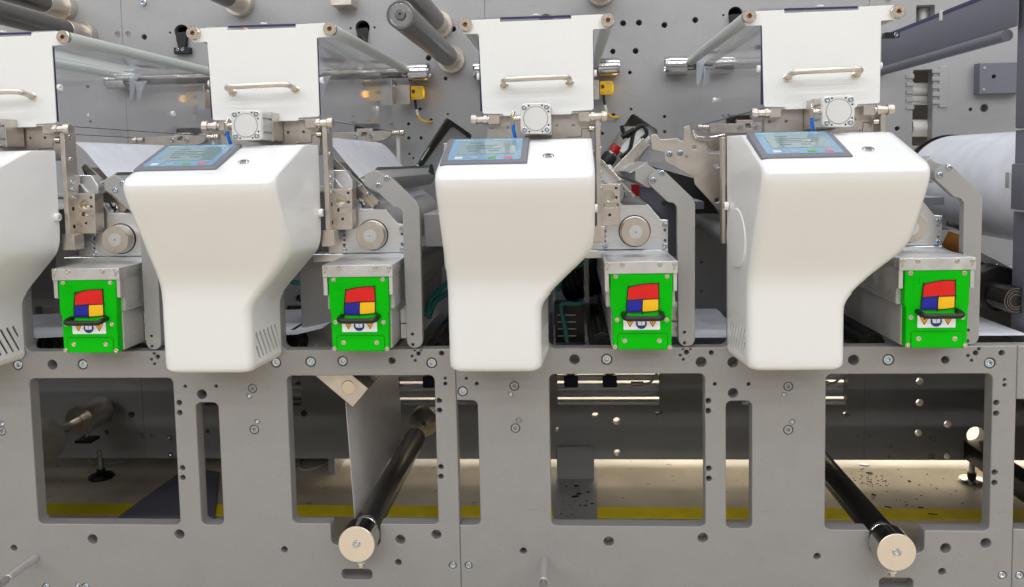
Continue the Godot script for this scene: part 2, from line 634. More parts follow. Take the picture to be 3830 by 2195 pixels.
func floor_texture() -> ImageTexture:
	var f := FastNoiseLite.new()
	f.seed = 21
	f.frequency = 0.012
	f.fractal_octaves = 5
	var s := FastNoiseLite.new()
	s.seed = 29
	s.frequency = 0.09
	s.fractal_octaves = 2
	var n := 512
	var im := Image.create(n, n, false, Image.FORMAT_RGB8)
	for y in n:
		for x in n:
			var g := 0.90 + 0.16 * f.get_noise_2d(x, y)
			var k := s.get_noise_2d(x, y)
			if k > 0.70:
				g *= 0.7
			im.set_pixel(x, y, Color(g, g * 0.99, g * 0.97))
	return ImageTexture.create_from_image(im)

func lamp_row(at: Vector3, length: float, width: float, energy: float, label: String) -> void:
	var t := thing("unseen_hall_lamp", label, "lamp", "unseen lamps of the hall", at)
	part(t, "lamp_housing", box(Vector3(length, 0.06, width + 0.06), 0.004), M["white_plastic"], Vector3(0, 0.05, 0))
	part(t, "lamp_glow", box(Vector3(length - 0.04, 0.012, width), 0.003), M["lamp_glow"], Vector3(0, 0.012, 0))
	var a := AreaLight3D.new()
	a.name = "lamp_light"
	a.area_size = Vector2(length - 0.04, width)
	a.light_energy = energy
	a.light_color = Color(0.985, 0.99, 1.0)
	a.shadow_enabled = true
	a.area_range = 30.0
	t.add_child(a)
	a.position = Vector3(0, -0.004, 0)
	a.rotation = Vector3(-PI / 2, 0, 0)
# ====================================================================== floor and side frames
func build_floor() -> void:
	var st := plate([PackedVector2Array([Vector2(-7, -7), Vector2(7, -7), Vector2(7, 7), Vector2(-7, 7)])], 0.0, -0.1, 0.0)
	var o := part(self, "floor", moved(st, onto(Vector3(0, FLOOR, 0), Vector3(1, 0, 0), Vector3(0, 0, -1))), M["floor"])
	o.set_meta("kind", "structure")
	var wl := part(self, "rear_wall", bar(Vector3(-0.6, FLOOR, -3.3), Vector3(6.0, 3.2, -3.2), 0.002), M["wall_beige"])  # mostly out of view, placed to send light in under the rear frame
	wl.set_meta("kind", "structure")
	# marking tape stuck along the machine's bed
	var z0 := -0.558
	var z1 := -0.492
	var tp := part(self, "floor_tape", bar(Vector3(-2.6, FLOOR, z0), Vector3(2.4, FLOOR + 0.0012, z1), 0.0003), M["tape"])
	tp.set_meta("kind", "structure")

func holes_at(k: int, z: float, list: Array) -> Array:
	var out := []
	for h in list:
		var c := L2(k, h[0], h[1], z)
		var r := L2(k, h[0] + h[2], h[1], z).distance_to(c)
		out.append(circ(c, r, 14 if h[2] < 9 else 20))
	return out

func build_front_frame() -> void:
	var z := 0.0
	var th := -0.028
	var seam := W(1706, 1467, z).x
	var seam2 := W(3805, 1467, z).x
	var ysill := 0.5215
	var bottom := FLOOR + 0.012
	var top := 0.895
	# outline of a frame module from post to post: U-shaped bays open to the top above the sill
	var win := func(x0: float, y0: float, x1: float, y1: float, r: float) -> PackedVector2Array:
		return rrect(x0, y0, x1, y1, r, 5)
	var q := func(a, b, c, d) -> Array:        # from S-pixels: left, top, right, bottom
		var p := W2(a, b, z)
		var s := W2(c, d, z)
		return [p.x, s.y, s.x, p.y]
	# ---- module one (left)
	var post_l := L2(2, 1700, 1200, 0).x
	var post_r := L2(2, 2049, 1200, 0).x
	var outline := func(x0: float, x1: float, stations: Array, notch_left: bool) -> PackedVector2Array:
		var pts := []
		var rad := []
		pts.append(Vector2(x0, bottom)); rad.append(0.0)
		pts.append(Vector2(x1, bottom)); rad.append(0.0)
		pts.append(Vector2(x1, ysill)); rad.append(0.0)
		stations.reverse()
		for k in stations:
			var a: float = post_l + (k - 2) * PITCH
			var b: float = post_r + (k - 2) * PITCH
			if a < x0:
				a = x0
			if b > x1:
				continue
			pts.append(Vector2(b, ysill)); rad.append(0.013)
			pts.append(Vector2(b, top)); rad.append(0.0)
			pts.append(Vector2(a, top)); rad.append(0.0)
			if a > x0:
				pts.append(Vector2(a, ysill)); rad.append(0.013)
		if pts[-1].x > x0 + 0.001:
			pts.append(Vector2(x0, ysill)); rad.append(0.0)
		if notch_left:
			var n: Array = q.call(1704, 1496, 1796, 1964)
			var w: float = n[2] - n[0] - 0.001
			pts.append(Vector2(x0, n[3])); rad.append(0.0)
			pts.append(Vector2(x0 + w, n[3])); rad.append(0.011)
			pts.append(Vector2(x0 + w, n[1])); rad.append(0.011)
			pts.append(Vector2(x0, n[1])); rad.append(0.0)
		return rpoly(pts, rad, 5)
	var big_bolts := [[62, 1364, 17], [306, 1362, 17], [1030, 1355, 17], [1160, 1352, 17.5], [1280, 1350, 17], [1614, 1356, 18], [1730, 1463, 17], [2270, 1343, 19], [3326, 1345, 20], [3706, 1357, 20]]
	var flush := [[942, 1452, 15], [930, 1480.5, 8], [960, 1576.5, 8], [949, 1606, 16], [1693, 2115.5, 13], [1752, 2115.5, 13], [1923.5, 1443, 16], [1910, 1473.5, 8], [1940, 1572, 9], [1927.5, 1601, 16],
		[2950, 1444.5, 16], [2935, 1476, 8], [2965.5, 1577.5, 9], [2950.5, 1607.5, 17], [3752.5, 2152.5, 15], [3818, 2153, 15], [6, 1584, 8], [2, 1612, 15], [169, 2196, 13], [287, 2188, 7], [316, 2196, 13]]
	var holes := [[192, 1363, 18], [587, 1333, 8], [564, 1343, 5], [575, 1360, 5], [574, 1321, 5], [1465, 1348, 13], [1564.5, 1321, 8], [1551, 1308, 5], [1575, 1307, 5], [1540, 1331, 5], [1552, 1347, 5], [1651, 1320, 9],
		[2149, 1343, 19], [2569, 1316, 9], [2556, 1302.5, 5], [2583, 1302.5, 5], [2545.5, 1327, 5], [2557, 1343, 5], [2662, 1318, 9], [2624, 1353, 20], [2743, 1354, 20], [3195, 1345, 20], [3539, 1345, 15],
		[3652.5, 1319, 10], [3624, 1329, 6], [3637.5, 1347, 6], [3665, 1304, 6], [3750, 1319, 11],
		[690, 1444, 6], [806, 1443, 6], [752.5, 1474, 18], [667.5, 1505.5, 10], [669.5, 1543, 10], [680, 1750, 10], [681, 1786, 10], [343, 2017, 18], [669, 1998.5, 18], [48, 2050, 12], [1062, 2055.5, 12],
		[1664.6, 1413.6, 5], [1665, 1434, 7], [1642, 1497, 10], [1643, 1534, 10], [1648, 1746, 10], [1648, 1782, 10], [1496.5, 2018, 18], [1631.5, 1999.5, 18], [1488.5, 2103.5, 12],
		[1744, 1414, 5], [1783, 1434, 7], [2277.5, 2025.5, 19], [1957.5, 2061, 13], [2675.5, 1435.5, 7], [2802, 1435.5, 7], [2744, 1469, 19], [2650, 1498.5, 11], [2650, 1536, 11], [2652, 1752, 11], [2652.5, 1790, 11],
		[2630, 2012, 19], [3058.5, 2081, 13], [3540, 2051, 20], [3691, 2032, 20], [3527, 2138.5, 14], [3761, 1419, 6], [3761, 1439.5, 7], [3730, 1505.5, 11], [3729.5, 1545.5, 11], [3724, 1766.5, 11], [3723, 1805.5, 11]]
	var windows := []
	for e in [[105, 1414, 673, 1963], [729, 1504, 836, 1963], [2053, 1398, 2640, 1970], [2716, 1498, 2814, 1977]]:
		var n: Array = q.call(e[0], e[1], e[2], e[3])
		windows.append(win.call(n[0], n[1], n[2], n[3], 0.011))
	for e in [[1070, 1404, 1640, 1961, 1238, 1423, 2038], [3091, 1398, 3703, 1986, 3254, 3459, 2067]]:
		var n: Array = q.call(e[0], e[1], e[2], e[3])
		var a := W2(e[4], e[6], z)
		var b := W2(e[5], e[6], z)
		windows.append(rpoly([Vector2(n[0], n[1]), Vector2(a.x, n[1]), a, Vector2(b.x, a.y), Vector2(b.x, n[1]), Vector2(n[2], n[1]), Vector2(n[2], n[3]), Vector2(n[0], n[3])], [0.011, 0.004, 0.012, 0.012, 0.004, 0.011, 0.011, 0.011], 5))
	for e in [[1277, 2128, 1392, 2168], [3291, 2161, 3418, 2206]]:
		var n: Array = q.call(e[0], e[1], e[2], e[3])
		windows.append(win.call(n[0], n[1], n[2], n[3], 0.008))
	var x_left := -1.75
	var x_right := 1.6
	var mods := [
		[x_left, seam - 0.0004, [0, 1], false, "grey machined side frame plate with a levelling foot showing through its window"],
		[seam + 0.0004, seam2 - 0.0004, [2, 3], true, "grey machined side frame plate whose wide window shows the paint-spotted panel"],
		[seam2 + 0.0004, x_right, [], true, "grey machined side frame plate under the dark blue-grey post"]]
	for mdl in mods:
		var t := thing("frame_plate", mdl[4], "machine frame", "side frame plates of the press")
		var loops := [outline.call(mdl[0], mdl[1], mdl[2], mdl[3])]
		for w in windows:
			if w[0].x > mdl[0] and w[0].x < mdl[1]:
				loops.append(w)
		for h in holes_at(2, z, holes):
			if h[0].x > mdl[0] + 0.02 and h[0].x < mdl[1]:
				loops.append(h)
		var spots := []
		for h in big_bolts + flush:
			var c := W2(h[0], h[1], z)
			var r := W2(h[0] + h[2], h[1], z).distance_to(c)
			if c.x > mdl[0] + 0.006 and c.x < mdl[1]:
				loops.append(circ(c, r * 1.10, 20))
				spots.append([c, r, flush.has(h)])
		part(t, "plate", plate(loops, z, th, 0.0013), M["frame"])
		for s in spots:
			screw(t, Vector3(s[0].x, s[0].y, -0.001 if s[2] else -0.002), s[1] * 0.92, M["arm_grey"] if s[2] and s[1] > 0.0045 and s[0].y > 0.2 else M["zinc"])

func build_rear_frame() -> void:
	var z := ZB
	var seams := [W(448, 0, z).x, W(1812, 0, z).x, W(3253, 5, z).x]
	var holes := [[431, 155, 10], [537, 139, 10], [634, 123, 4], [677, 120, 27], [326, 325, 6], [336, 456, 5], [457, 485, 7], [342, 141, 10],
		[1310, 106, 4], [1355, 104, 27], [1400, 103, 4], [1695, 109, 10], [1602, 217, 10], [1666.5, 294, 7], [1570, 408, 6], [1674.5, 428, 4], [1527.5, 464, 6], [1528, 517, 6], [1574.5, 517, 6], [1531, 577, 4], [1545.5, 592, 4], [1547, 630, 4], [1360, 315, 5], [1612, 450, 6],
		[2331, 87, 11], [2390.5, 85, 11], [2486, 94, 11], [2293, 193, 10], [2378, 191, 11], [2356.5, 272, 7], [2360.5, 409, 5], [2487, 437, 6], [2486.5, 494, 6], [2253, 500, 6], [2601.5, 75, 11], [2707, 57, 4], [2752, 52, 27], [2706, 435, 6], [2042, 80, 27], [2295, 430, 6],
		[3301, 466, 15], [3358, 482, 9], [3633, 410, 7], [3684, 405, 15],
		[400, 1564, 11], [489, 1550, 12], [396.5, 1615, 8], [775, 1612, 8], [1136, 1544.5, 12], [2227, 1553, 13], [2464, 1542, 13], [2307.5, 1573.5, 14], [2309.5, 1692.5, 13], [2085, 1605.5, 8], [3169, 1546, 13], [3442, 1504.5, 14], [3443, 1424, 14], [3547.5, 1585, 14], [3437.5, 1618, 13], [3545, 1706, 12], [3333, 1669, 4], [3326, 1706, 4], [3652, 1627, 34],
		[2624, 981, 6], [2624, 1090, 6], [1850, 1120, 12], [1118, 1114, 13]]
	var screws := [[536, 10, 12, "zinc"], [437, 129, 9, "arm_grey"], [476, 128, 9, "arm_grey"], [531.5, 1628, 9, "arm_grey"], [570, 1628, 9, "arm_grey"], [635, 1633, 10, "zinc"], [638.5, 1697, 10, "zinc"], [3211, 1629.5, 10, "arm_grey"], [3254.5, 1629.5, 10, "arm_grey"], [3487.5, 1638, 12, "zinc"], [3486.5, 1706, 12, "zinc"], [3323, 2, 10, "arm_grey"]]
	var openings := []
	# slanted rectangular openings between the stations, carriage slots and rail windows
	for k in 4:
		var dx := (k - 2) * PITCH
		var a := W2(1670, 440, z)
		var u := (W2(1757, 500, z) - a).normalized()
		var v := (W2(1557, 615, z) - a).normalized()
		var o := a + Vector2(dx + PITCH, 0)
		if k == 3:
			continue
		openings.append(rpoly([o, o + u * 0.088, o + u * 0.088 + v * 0.26, o + v * 0.26], 0.008, 4))
	for k in 4:
		var dx := (k - 1) * PITCH
		var a := W2(1324, 465, z)
		var b := W2(1421, 500, z)
		openings.append(rrect(a.x + dx, b.y, b.x + dx, a.y, 0.008))
	for k in 4:
		var dx := (k - 2) * PITCH
		var a := W2(2084, 1380, z)
		var b := W2(2470, 1513, z)
		openings.append(rrect(a.x + dx, b.y, b.x + dx, a.y, 0.006))
	for e in [[3418, 262, 3488, 545], [3430, 20, 3498, 112]]:
		var a := W2(e[0], e[1], z)
		var b := W2(e[2], e[3], z)
		openings.append(rrect(a.x, b.y, b.x, a.y, 0.004))
	for e in [[1072, 1142, 1130, 1186], [130, 1145, 200, 1210]]:
		var a := W2(e[0], e[1], z)
		var b := W2(e[2], e[3], z)
		openings.append(rrect(a.x, b.y, b.x, a.y, 0.006))
	var bottom := W(1800, 1716, z).y
	var xs := [-2.4] + seams + [2.2]
	var names := ["grey rear side frame plate behind the two long rollers", "grey rear side frame plate between the roller pair and the clear guard", "grey rear side frame plate pierced by rows of black holes", "grey rear side frame plate with the comb-edged slot"]
	for i in 4:
		var t := thing("rear_frame_plate", names[i], "machine frame", "rear side frame plates")
		var x0: float = xs[i] + 0.0004
		var x1: float = xs[i + 1] - 0.0004
		var loops := [PackedVector2Array([Vector2(x0, bottom), Vector2(x1, bottom), Vector2(x1, 1.75), Vector2(x0, 1.75)])]
		for h in openings:
			var lo := 1e9
			var hi := -1e9
			for p in h:
				lo = minf(lo, p.x)
				hi = maxf(hi, p.x)
			if lo > x0 + 0.003 and hi < x1 - 0.003:
				loops.append(h)
			elif hi > x0 + 0.003 and lo < x1 - 0.003:      # an opening across a joint: each plate gets its share
				var got := Geometry2D.intersect_polygons(h, PackedVector2Array([Vector2(x0 + 0.002, -9), Vector2(x1 - 0.002, -9), Vector2(x1 - 0.002, 9), Vector2(x0 + 0.002, 9)]))
				for g in got:
					loops.append(g)
		for h in holes_at(2, z, holes):
			var c := Vector2.ZERO
			for p in h:
				c += p / h.size()
			var clear := c.x > x0 + 0.03 and c.x < x1 - 0.03
			for g in openings:
				for p in h:
					clear = clear and not Geometry2D.is_point_in_polygon(p, g)
			if clear:
				loops.append(h)
		var spots := []
		for h in screws:
			var c := W2(h[0], h[1], z)
			var r := W2(h[0] + h[2], h[1], z).distance_to(c)
			if c.x > x0 + 0.006 and c.x < x1:
				if h[3] == "arm_grey":
					loops.append(circ(c, r * 1.1, 18))
				spots.append([c, r, h[3]])
		part(t, "plate", plate(loops, z, z - 0.03, 0.0008), M["frame_rear"])
		for s in spots:
			screw(t, Vector3(s[0].x, s[0].y, z + (0.006 if s[2] == "zinc" else -0.001)), s[1] * 0.95, M[s[2]])
	# cabinet mostly out of view, walled to the floor at left to darken inside
	var cab := part(self, "rear_shade_cabinet", join([bar(Vector3(-2.4, 0.42, -1.12), Vector3(2.2, 1.74, -1.10), 0.001), bar(Vector3(-2.4, 1.72, -1.099), Vector3(2.2, 1.74, -0.7705), 0.001), bar(Vector3(-2.4, FLOOR, -1.12), Vector3(-0.70, 0.419, -1.10), 0.001), bar(Vector3(-0.72, FLOOR, -1.099), Vector3(-0.70, 0.5, -0.7705), 0.001)]), M["frame_rear"])
	tag(cab, "dull grey cabinet wall behind the rear frame, placed to darken its openings", "cabinet")
	# deck plates: one hidden, added to darken the bed; one seen between stations
	for k in 4:
		var dx := (k - 2) * PITCH
		var dk := thing("bed_shade_deck", "grey deck plates, the hidden one added to shade the bed, " + NEAR[k], "deck plate", "deck plates of the machine bed", Vector3(dx, 0, 0))
		part(dk, "deck", bar(Vector3(-0.205, 0.815, ZB + 0.001), Vector3(0.045, 0.821, -0.13), 0.001), M["frame_rear"])  # hidden deck, added to stop light from above
		part(dk, "deck", bar(Vector3(0.2385, 0.773, ZB + 0.001), Vector3(0.302, 0.779, -0.30), 0.001), M["frame_rear"])
		part(dk, "deck_lip", bar(Vector3(0.2385, 0.762, -0.2995), Vector3(0.302, 0.779, -0.297), 0.0004), M["blue_grey"])
	# trays added under the bays to block light, split at the web slot
	for k in 4:
		var dx := (k - 2) * PITCH
		var tr := thing("added_shade_tray", "dark tray added under the bay to block light, " + NEAR[k], "tray", "added shade trays under the bays", Vector3(dx, 0, 0))
		part(tr, "tray", bar(Vector3(-0.270, 0.447, ZB + 0.001), Vector3(0.110, 0.452, -0.25), 0.001), M["blue_grey"])
		part(tr, "tray", bar(Vector3(0.145, 0.447, ZB + 0.001), Vector3(0.246, 0.452, -0.25), 0.001), M["blue_grey"])
	# cross walls added out of view on both sides to block side light
	for e in [[-1.765, "unseen cross wall added beyond the first housing to keep light off the bed"], [1.605, "unseen cross wall added beyond the paper roll to keep light off the bed"]]:
		lone("added_end_wall", bar(Vector3(e[0] - 0.012, FLOOR, ZB + 0.001), Vector3(e[0], 0.90, -0.001), 0.001), M["frame_rear"], e[1], "machine frame", "added end walls of the machine bed")
	lone("bed_shade_deck", bar(Vector3(-1.76, 0.775, ZB + 0.001), Vector3(-1.245, 0.781, -0.03), 0.001), M["frame_rear"], "grey deck plate added beyond the first housing to darken the bed", "deck plate", "deck plates of the machine bed")  # added past the first station to keep top light out
	lone("bed_shade_deck", bar(Vector3(0.93, 0.56, ZB + 0.001), Vector3(1.6, 0.566, -0.03), 0.001), M["frame_rear"], "grey deck plate added right of the paper roll to darken the bed", "deck plate", "deck plates of the machine bed")  # likewise added, shades the bed at the right end
# ====================================================================== print stations
const NEAR := ["by the levelling foot window", "by the pivot block window", "by the spotted panel window", "by the black roller window"]
func lerp_table(t: Array, y: float) -> float:
	if y <= t[0][0]:
		return t[0][1]
	for i in t.size() - 1:
		if y <= t[i + 1][0]:
			return lerpf(t[i][1], t[i + 1][1], (y - t[i][0]) / (t[i + 1][0] - t[i][0]))
	return t[-1][1]
func build_stations() -> void:
	var sets := [build_housing(), build_guard(), build_cylinder(), build_carriage(), build_bearing(), build_lamp(), build_arm(), build_sensor(), build_rear_carriage()]
	for s in sets:
		for k in [0, 1, 3]:
			if s.has_meta("only") and not s.get_meta("only").has(k):
				continue
			var base: String = s.get_meta("label")
			copy_of(s, (k - 2) * PITCH, base.replace(NEAR[2], NEAR[k]))
		if s.has_meta("only"):
			s.remove_meta("only")

# ---- the white moulded control housing
func build_housing() -> Node3D:
	var t := thing("control_housing", "glossy white control housing with tilted operator panel, " + NEAR[2], "machine cover", "white control housings along the press")
	var zb := 0.004
	var prof := [[0.508, 0.114], [0.5095, 0.120], [0.513, 0.126], [0.519, 0.1295], [0.530, 0.130], [0.560, 0.130], [0.600, 0.130], [0.612, 0.130], [0.630, 0.130], [0.645, 0.1305], [0.656, 0.132], [0.667, 0.135], [0.678, 0.1395], [0.690, 0.146], [0.705, 0.155], [0.72, 0.1645], [0.74, 0.177],
		[0.765, 0.1925], [0.79, 0.208], [0.810, 0.2205], [0.822, 0.2275], [0.832, 0.2328], [0.840, 0.2358], [0.847, 0.2365], [0.853, 0.2345], [0.858, 0.2300], [0.8615, 0.2245], [0.866, 0.2135], [0.880, 0.175], [0.895, 0.134], [0.906, 0.104], [0.911, 0.089], [0.9130, 0.080], [0.9138, 0.068], [0.9140, 0.02]]
	var xrf := [[0.610, -0.049], [0.622, -0.0475], [0.632, -0.043], [0.642, -0.0355], [0.652, -0.027], [0.705, 0.0245], [0.713, 0.0310], [0.722, 0.0367], [0.733, 0.0408], [0.746, 0.0432], [0.76, 0.0440], [0.914, 0.0440]]
	var xrb := [[0.610, -0.040], [0.622, -0.0385], [0.632, -0.034], [0.642, -0.0265], [0.652, -0.018], [0.705, 0.0300], [0.713, 0.0365], [0.722, 0.0415], [0.733, 0.0445], [0.746, 0.0462], [0.76, 0.0468], [0.914, 0.0475]]
	# finer rows
	var rows := []
	for i in prof.size() - 1:
		var n := 2 if prof[i + 1][0] - prof[i][0] > 0.012 else 1
		for k in n:
			rows.append([lerpf(prof[i][0], prof[i + 1][0], float(k) / n), lerpf(prof[i][1], prof[i + 1][1], float(k) / n)])
	rows.append(prof[-1])
	var NA := 7
	var secs := []
	for i in rows.size():
		var y: float = rows[i][0]
		var zf: float = rows[i][1]
		var ins := 0.0
		if y < 0.5195:
			ins = 0.009 * pow(clampf((0.5195 - y) / 0.0115, 0, 1), 2.0)
		var xl_b := -0.2237 + ins
		var xl_f := -0.2130 + ins
		var xr_f := lerp_table(xrf, y) - ins
		var xr_b := lerp_table(xrb, y) - ins
		var r := minf(0.019, zf * 0.85)
		var s := []
		for k in 4:
			s.append(Vector3(lerpf(xl_b, xl_f, k / 4.0), y, lerpf(zb, zf - r, k / 4.0)))
		for k in NA + 1:
			var a := PI - PI / 2 * k / NA
			s.append(Vector3(xl_f + r + r * cos(a), y, zf - r + r * sin(a)))
		for k in range(1, 6):
			s.append(Vector3(lerpf(xl_f + r, xr_f - r, k / 6.0), y, zf))
		for k in NA + 1:
			var a := PI / 2 - PI / 2 * k / NA
			s.append(Vector3(xr_f - r + r * cos(a), y, zf - r + r * sin(a)))
		for k in range(1, 5):
			s.append(Vector3(lerpf(xr_f, xr_b, k / 4.0), y, lerpf(zf - r, zb, k / 4.0)))
		secs.append(s)
	var mb := MB.new()
	var R := secs.size()
	var C: int = secs[0].size()
	var nrm := []
	for i in R:
		var line := []
		for j in C:
			var du: Vector3 = secs[i][mini(j + 1, C - 1)] - secs[i][maxi(j - 1, 0)]
			var dv: Vector3 = secs[mini(i + 1, R - 1)][j] - secs[maxi(i - 1, 0)][j]
			line.append(du.cross(dv).normalized() * -1.0)
		nrm.append(line)
	for i in R - 1:
		for j in C - 1:
			var ym: float = (secs[i][j].y + secs[i + 1][j].y) * 0.5
			if ym > 0.519 and ym < 0.600 and (j < 4 or j >= C - 5):
				continue            # the vented side panels stand here
			mb.quad(secs[i][j], secs[i][j + 1], secs[i + 1][j + 1], secs[i + 1][j], nrm[i][j], nrm[i][j + 1], nrm[i + 1][j + 1], nrm[i + 1][j])
	for j in range(1, C - 1):
		mb.flat(secs[0][0], secs[0][j], secs[0][j + 1], Vector3.DOWN)
	part(t, "cover_shell", mb.mesh(), M["housing"])
	# vented side panels
	var r0 := 0.019
	var i0 := 0
	var i1 := 0
	for i in R:
		if secs[i][0].y <= 0.5191:
			i0 = i
		if secs[i][0].y <= 0.6001:
			i1 = i
	for side in 2:
		var jb := 0 if side == 0 else C - 1
		var jf := 4 if side == 0 else C - 5
		var a: Vector3 = secs[i0][jb]
		var b: Vector3 = secs[i0 + 1][jf]
		b.y = a.y
		var u := (b - a) if side == 0 else (a - b)
		var w := u.length()
		var h: float = secs[i1][jb].y - a.y
		var loops := [PackedVector2Array([Vector2(0, 0), Vector2(w, 0), Vector2(w, h), Vector2(0, h)])]
		for k in 7:
			# slanted slots, the first and the last ones short
			var u0 := 0.008 + 0.0150 * (k - 1)
			var u1 := u0 + 0.026
			var y1 := 0.058
			var y0 := 0.011
			if k == 0:
				u0 = 0.008
				u1 = 0.020
				y1 = 0.033
			elif k == 6:
				u1 = u0 + 0.011
				y0 = 0.038
			if side == 0:
				u0 = w - u0
				u1 = w - u1
			loops.append(capsule2(Vector2(u0, y1), Vector2(u1, y0), 0.0025, 4))
		part(t, "vent_panel", plate(loops, 0.0, -0.003, 0.0004), M["housing"], a if side == 0 else b, onto(Vector3.ZERO, u, Vector3.UP).basis)
	part(t, "vent_shade_block", bar(Vector3(-0.205, 0.515, 0.02), Vector3(-0.060, 0.61, 0.10), 0.002), M["gap"])  # near-black block standing in for the shade behind the slots
	# round blanking cap on the left flank, small spacers on both
	var left_n := Vector3(-1, 0, 0.0107 / 0.11).normalized()
	part(t, "blanking_cap", lathe([Vector2(0.053, 0.0), Vector2(0.053, 0.0035), Vector2(0.0515, 0.0048), Vector2(0.0, 0.0048)], 40), M["housing"], Vector3(-0.2175, 0.733, 0.068), along(Vector3.ZERO, left_n).basis)
	for e in [[-0.2235, -1.0], [0.047, 1.0]]:
		var sp := part(t, "spacer", lathe([Vector2(0.0078, 0), Vector2(0.0078, 0.006), Vector2(0.007, 0.0075), Vector2(0, 0.0075)], 20), M["white_plastic"], Vector3(e[0], 0.786, 0.014), along(Vector3.ZERO, Vector3(e[1], 0, 0)).basis)
		part(sp, "screw", screw_mesh("socket"), M["zinc"], Vector3(0, 0, 0.0085), Basis.from_scale(Vector3.ONE * 0.0042))
	# keyhole lock on the sloping top
	var slope_v := Vector3(0, 0.042, -0.110).normalized()
	var slope_n := Vector3(1, 0, 0).cross(slope_v)
	var sb := Basis(Vector3(1, 0, 0), slope_v, slope_n)
	var lp := L(2, 2046, 583, 0.168)
	lp.y = 0.8862
	lp.z = 0.168
	var lk := part(t, "lock", lathe([Vector2(0.0095, -0.002), Vector2(0.0095, 0.0012), Vector2(0.0085, 0.002), Vector2(0.0, 0.002)], 24), M["steel"], Vector3(-0.031, 0.8835, 0.168), sb)
	part(lk, "keyhole", box(Vector3(0.008, 0.0016, 0.0008), 0.0001), M["gap"], Vector3(0, 0, 0.0022))
	# operator panel
	var pc := Vector3(-0.1365, (0.8755 + 0.9165) / 2, 0.145)
	var bz := part(t, "operator_panel", plate([rrect(-0.0715, -0.0595, 0.0715, 0.0595, 0.003)], 0.0, -0.012, 0.0018), M["bezel"], pc, sb)
	part(bz, "panel_face", plate([rrect(-0.0605, -0.049, 0.0605, 0.0535, 0.004)], 0.0005, -0.0002, 0.0), M["panel_face"])
	part(bz, "screen", plate([rrect(-0.047, -0.023, 0.050, 0.040, 0.0015)], 0.0011, 0.0, 0.0002), M["screen"])
	for e in [[-0.030, 0.030, 0.020, 0.0030], [-0.034, 0.018, 0.052, 0.0022], [-0.034, 0.010, 0.044, 0.0022], [-0.034, 0.002, 0.060, 0.0022], [-0.030, -0.010, 0.018, 0.0040], [0.004, -0.010, 0.018, 0.0040]]:
		part(bz, "screen_line", plate([rrect(e[0], e[1], e[0] + e[2], e[1] + e[3], 0.0004, 1)], 0.00135, 0.0012, 0.0), M["screen_ink"])
	var kx := [-0.0425, -0.0165, 0.0125, 0.040]
	var kc := ["key_grey", "key_dark", "key_green", "key_red"]
	for i in 4:
		part(bz, "key", plate([rrect(-0.0065, -0.0045, 0.0065, 0.0045, 0.001)], 0.0014, 0.0, 0.0004), M[kc[i]], Vector3(kx[i], -0.0395, 0))
	for e in [["SIEMENS", -0.043, 0.0475, 0.0052], ["SIMATIC HMI", 0.026, 0.0475, 0.0045]]:
		var tm := TextMesh.new()
		tm.text = e[0]
		tm.font_size = 32
		tm.pixel_size = e[3] / 23.0
		tm.depth = 0.0002
		part(bz, "lettering", tm, M["lettering"], Vector3(e[1], e[2], 0.0009))
	return t

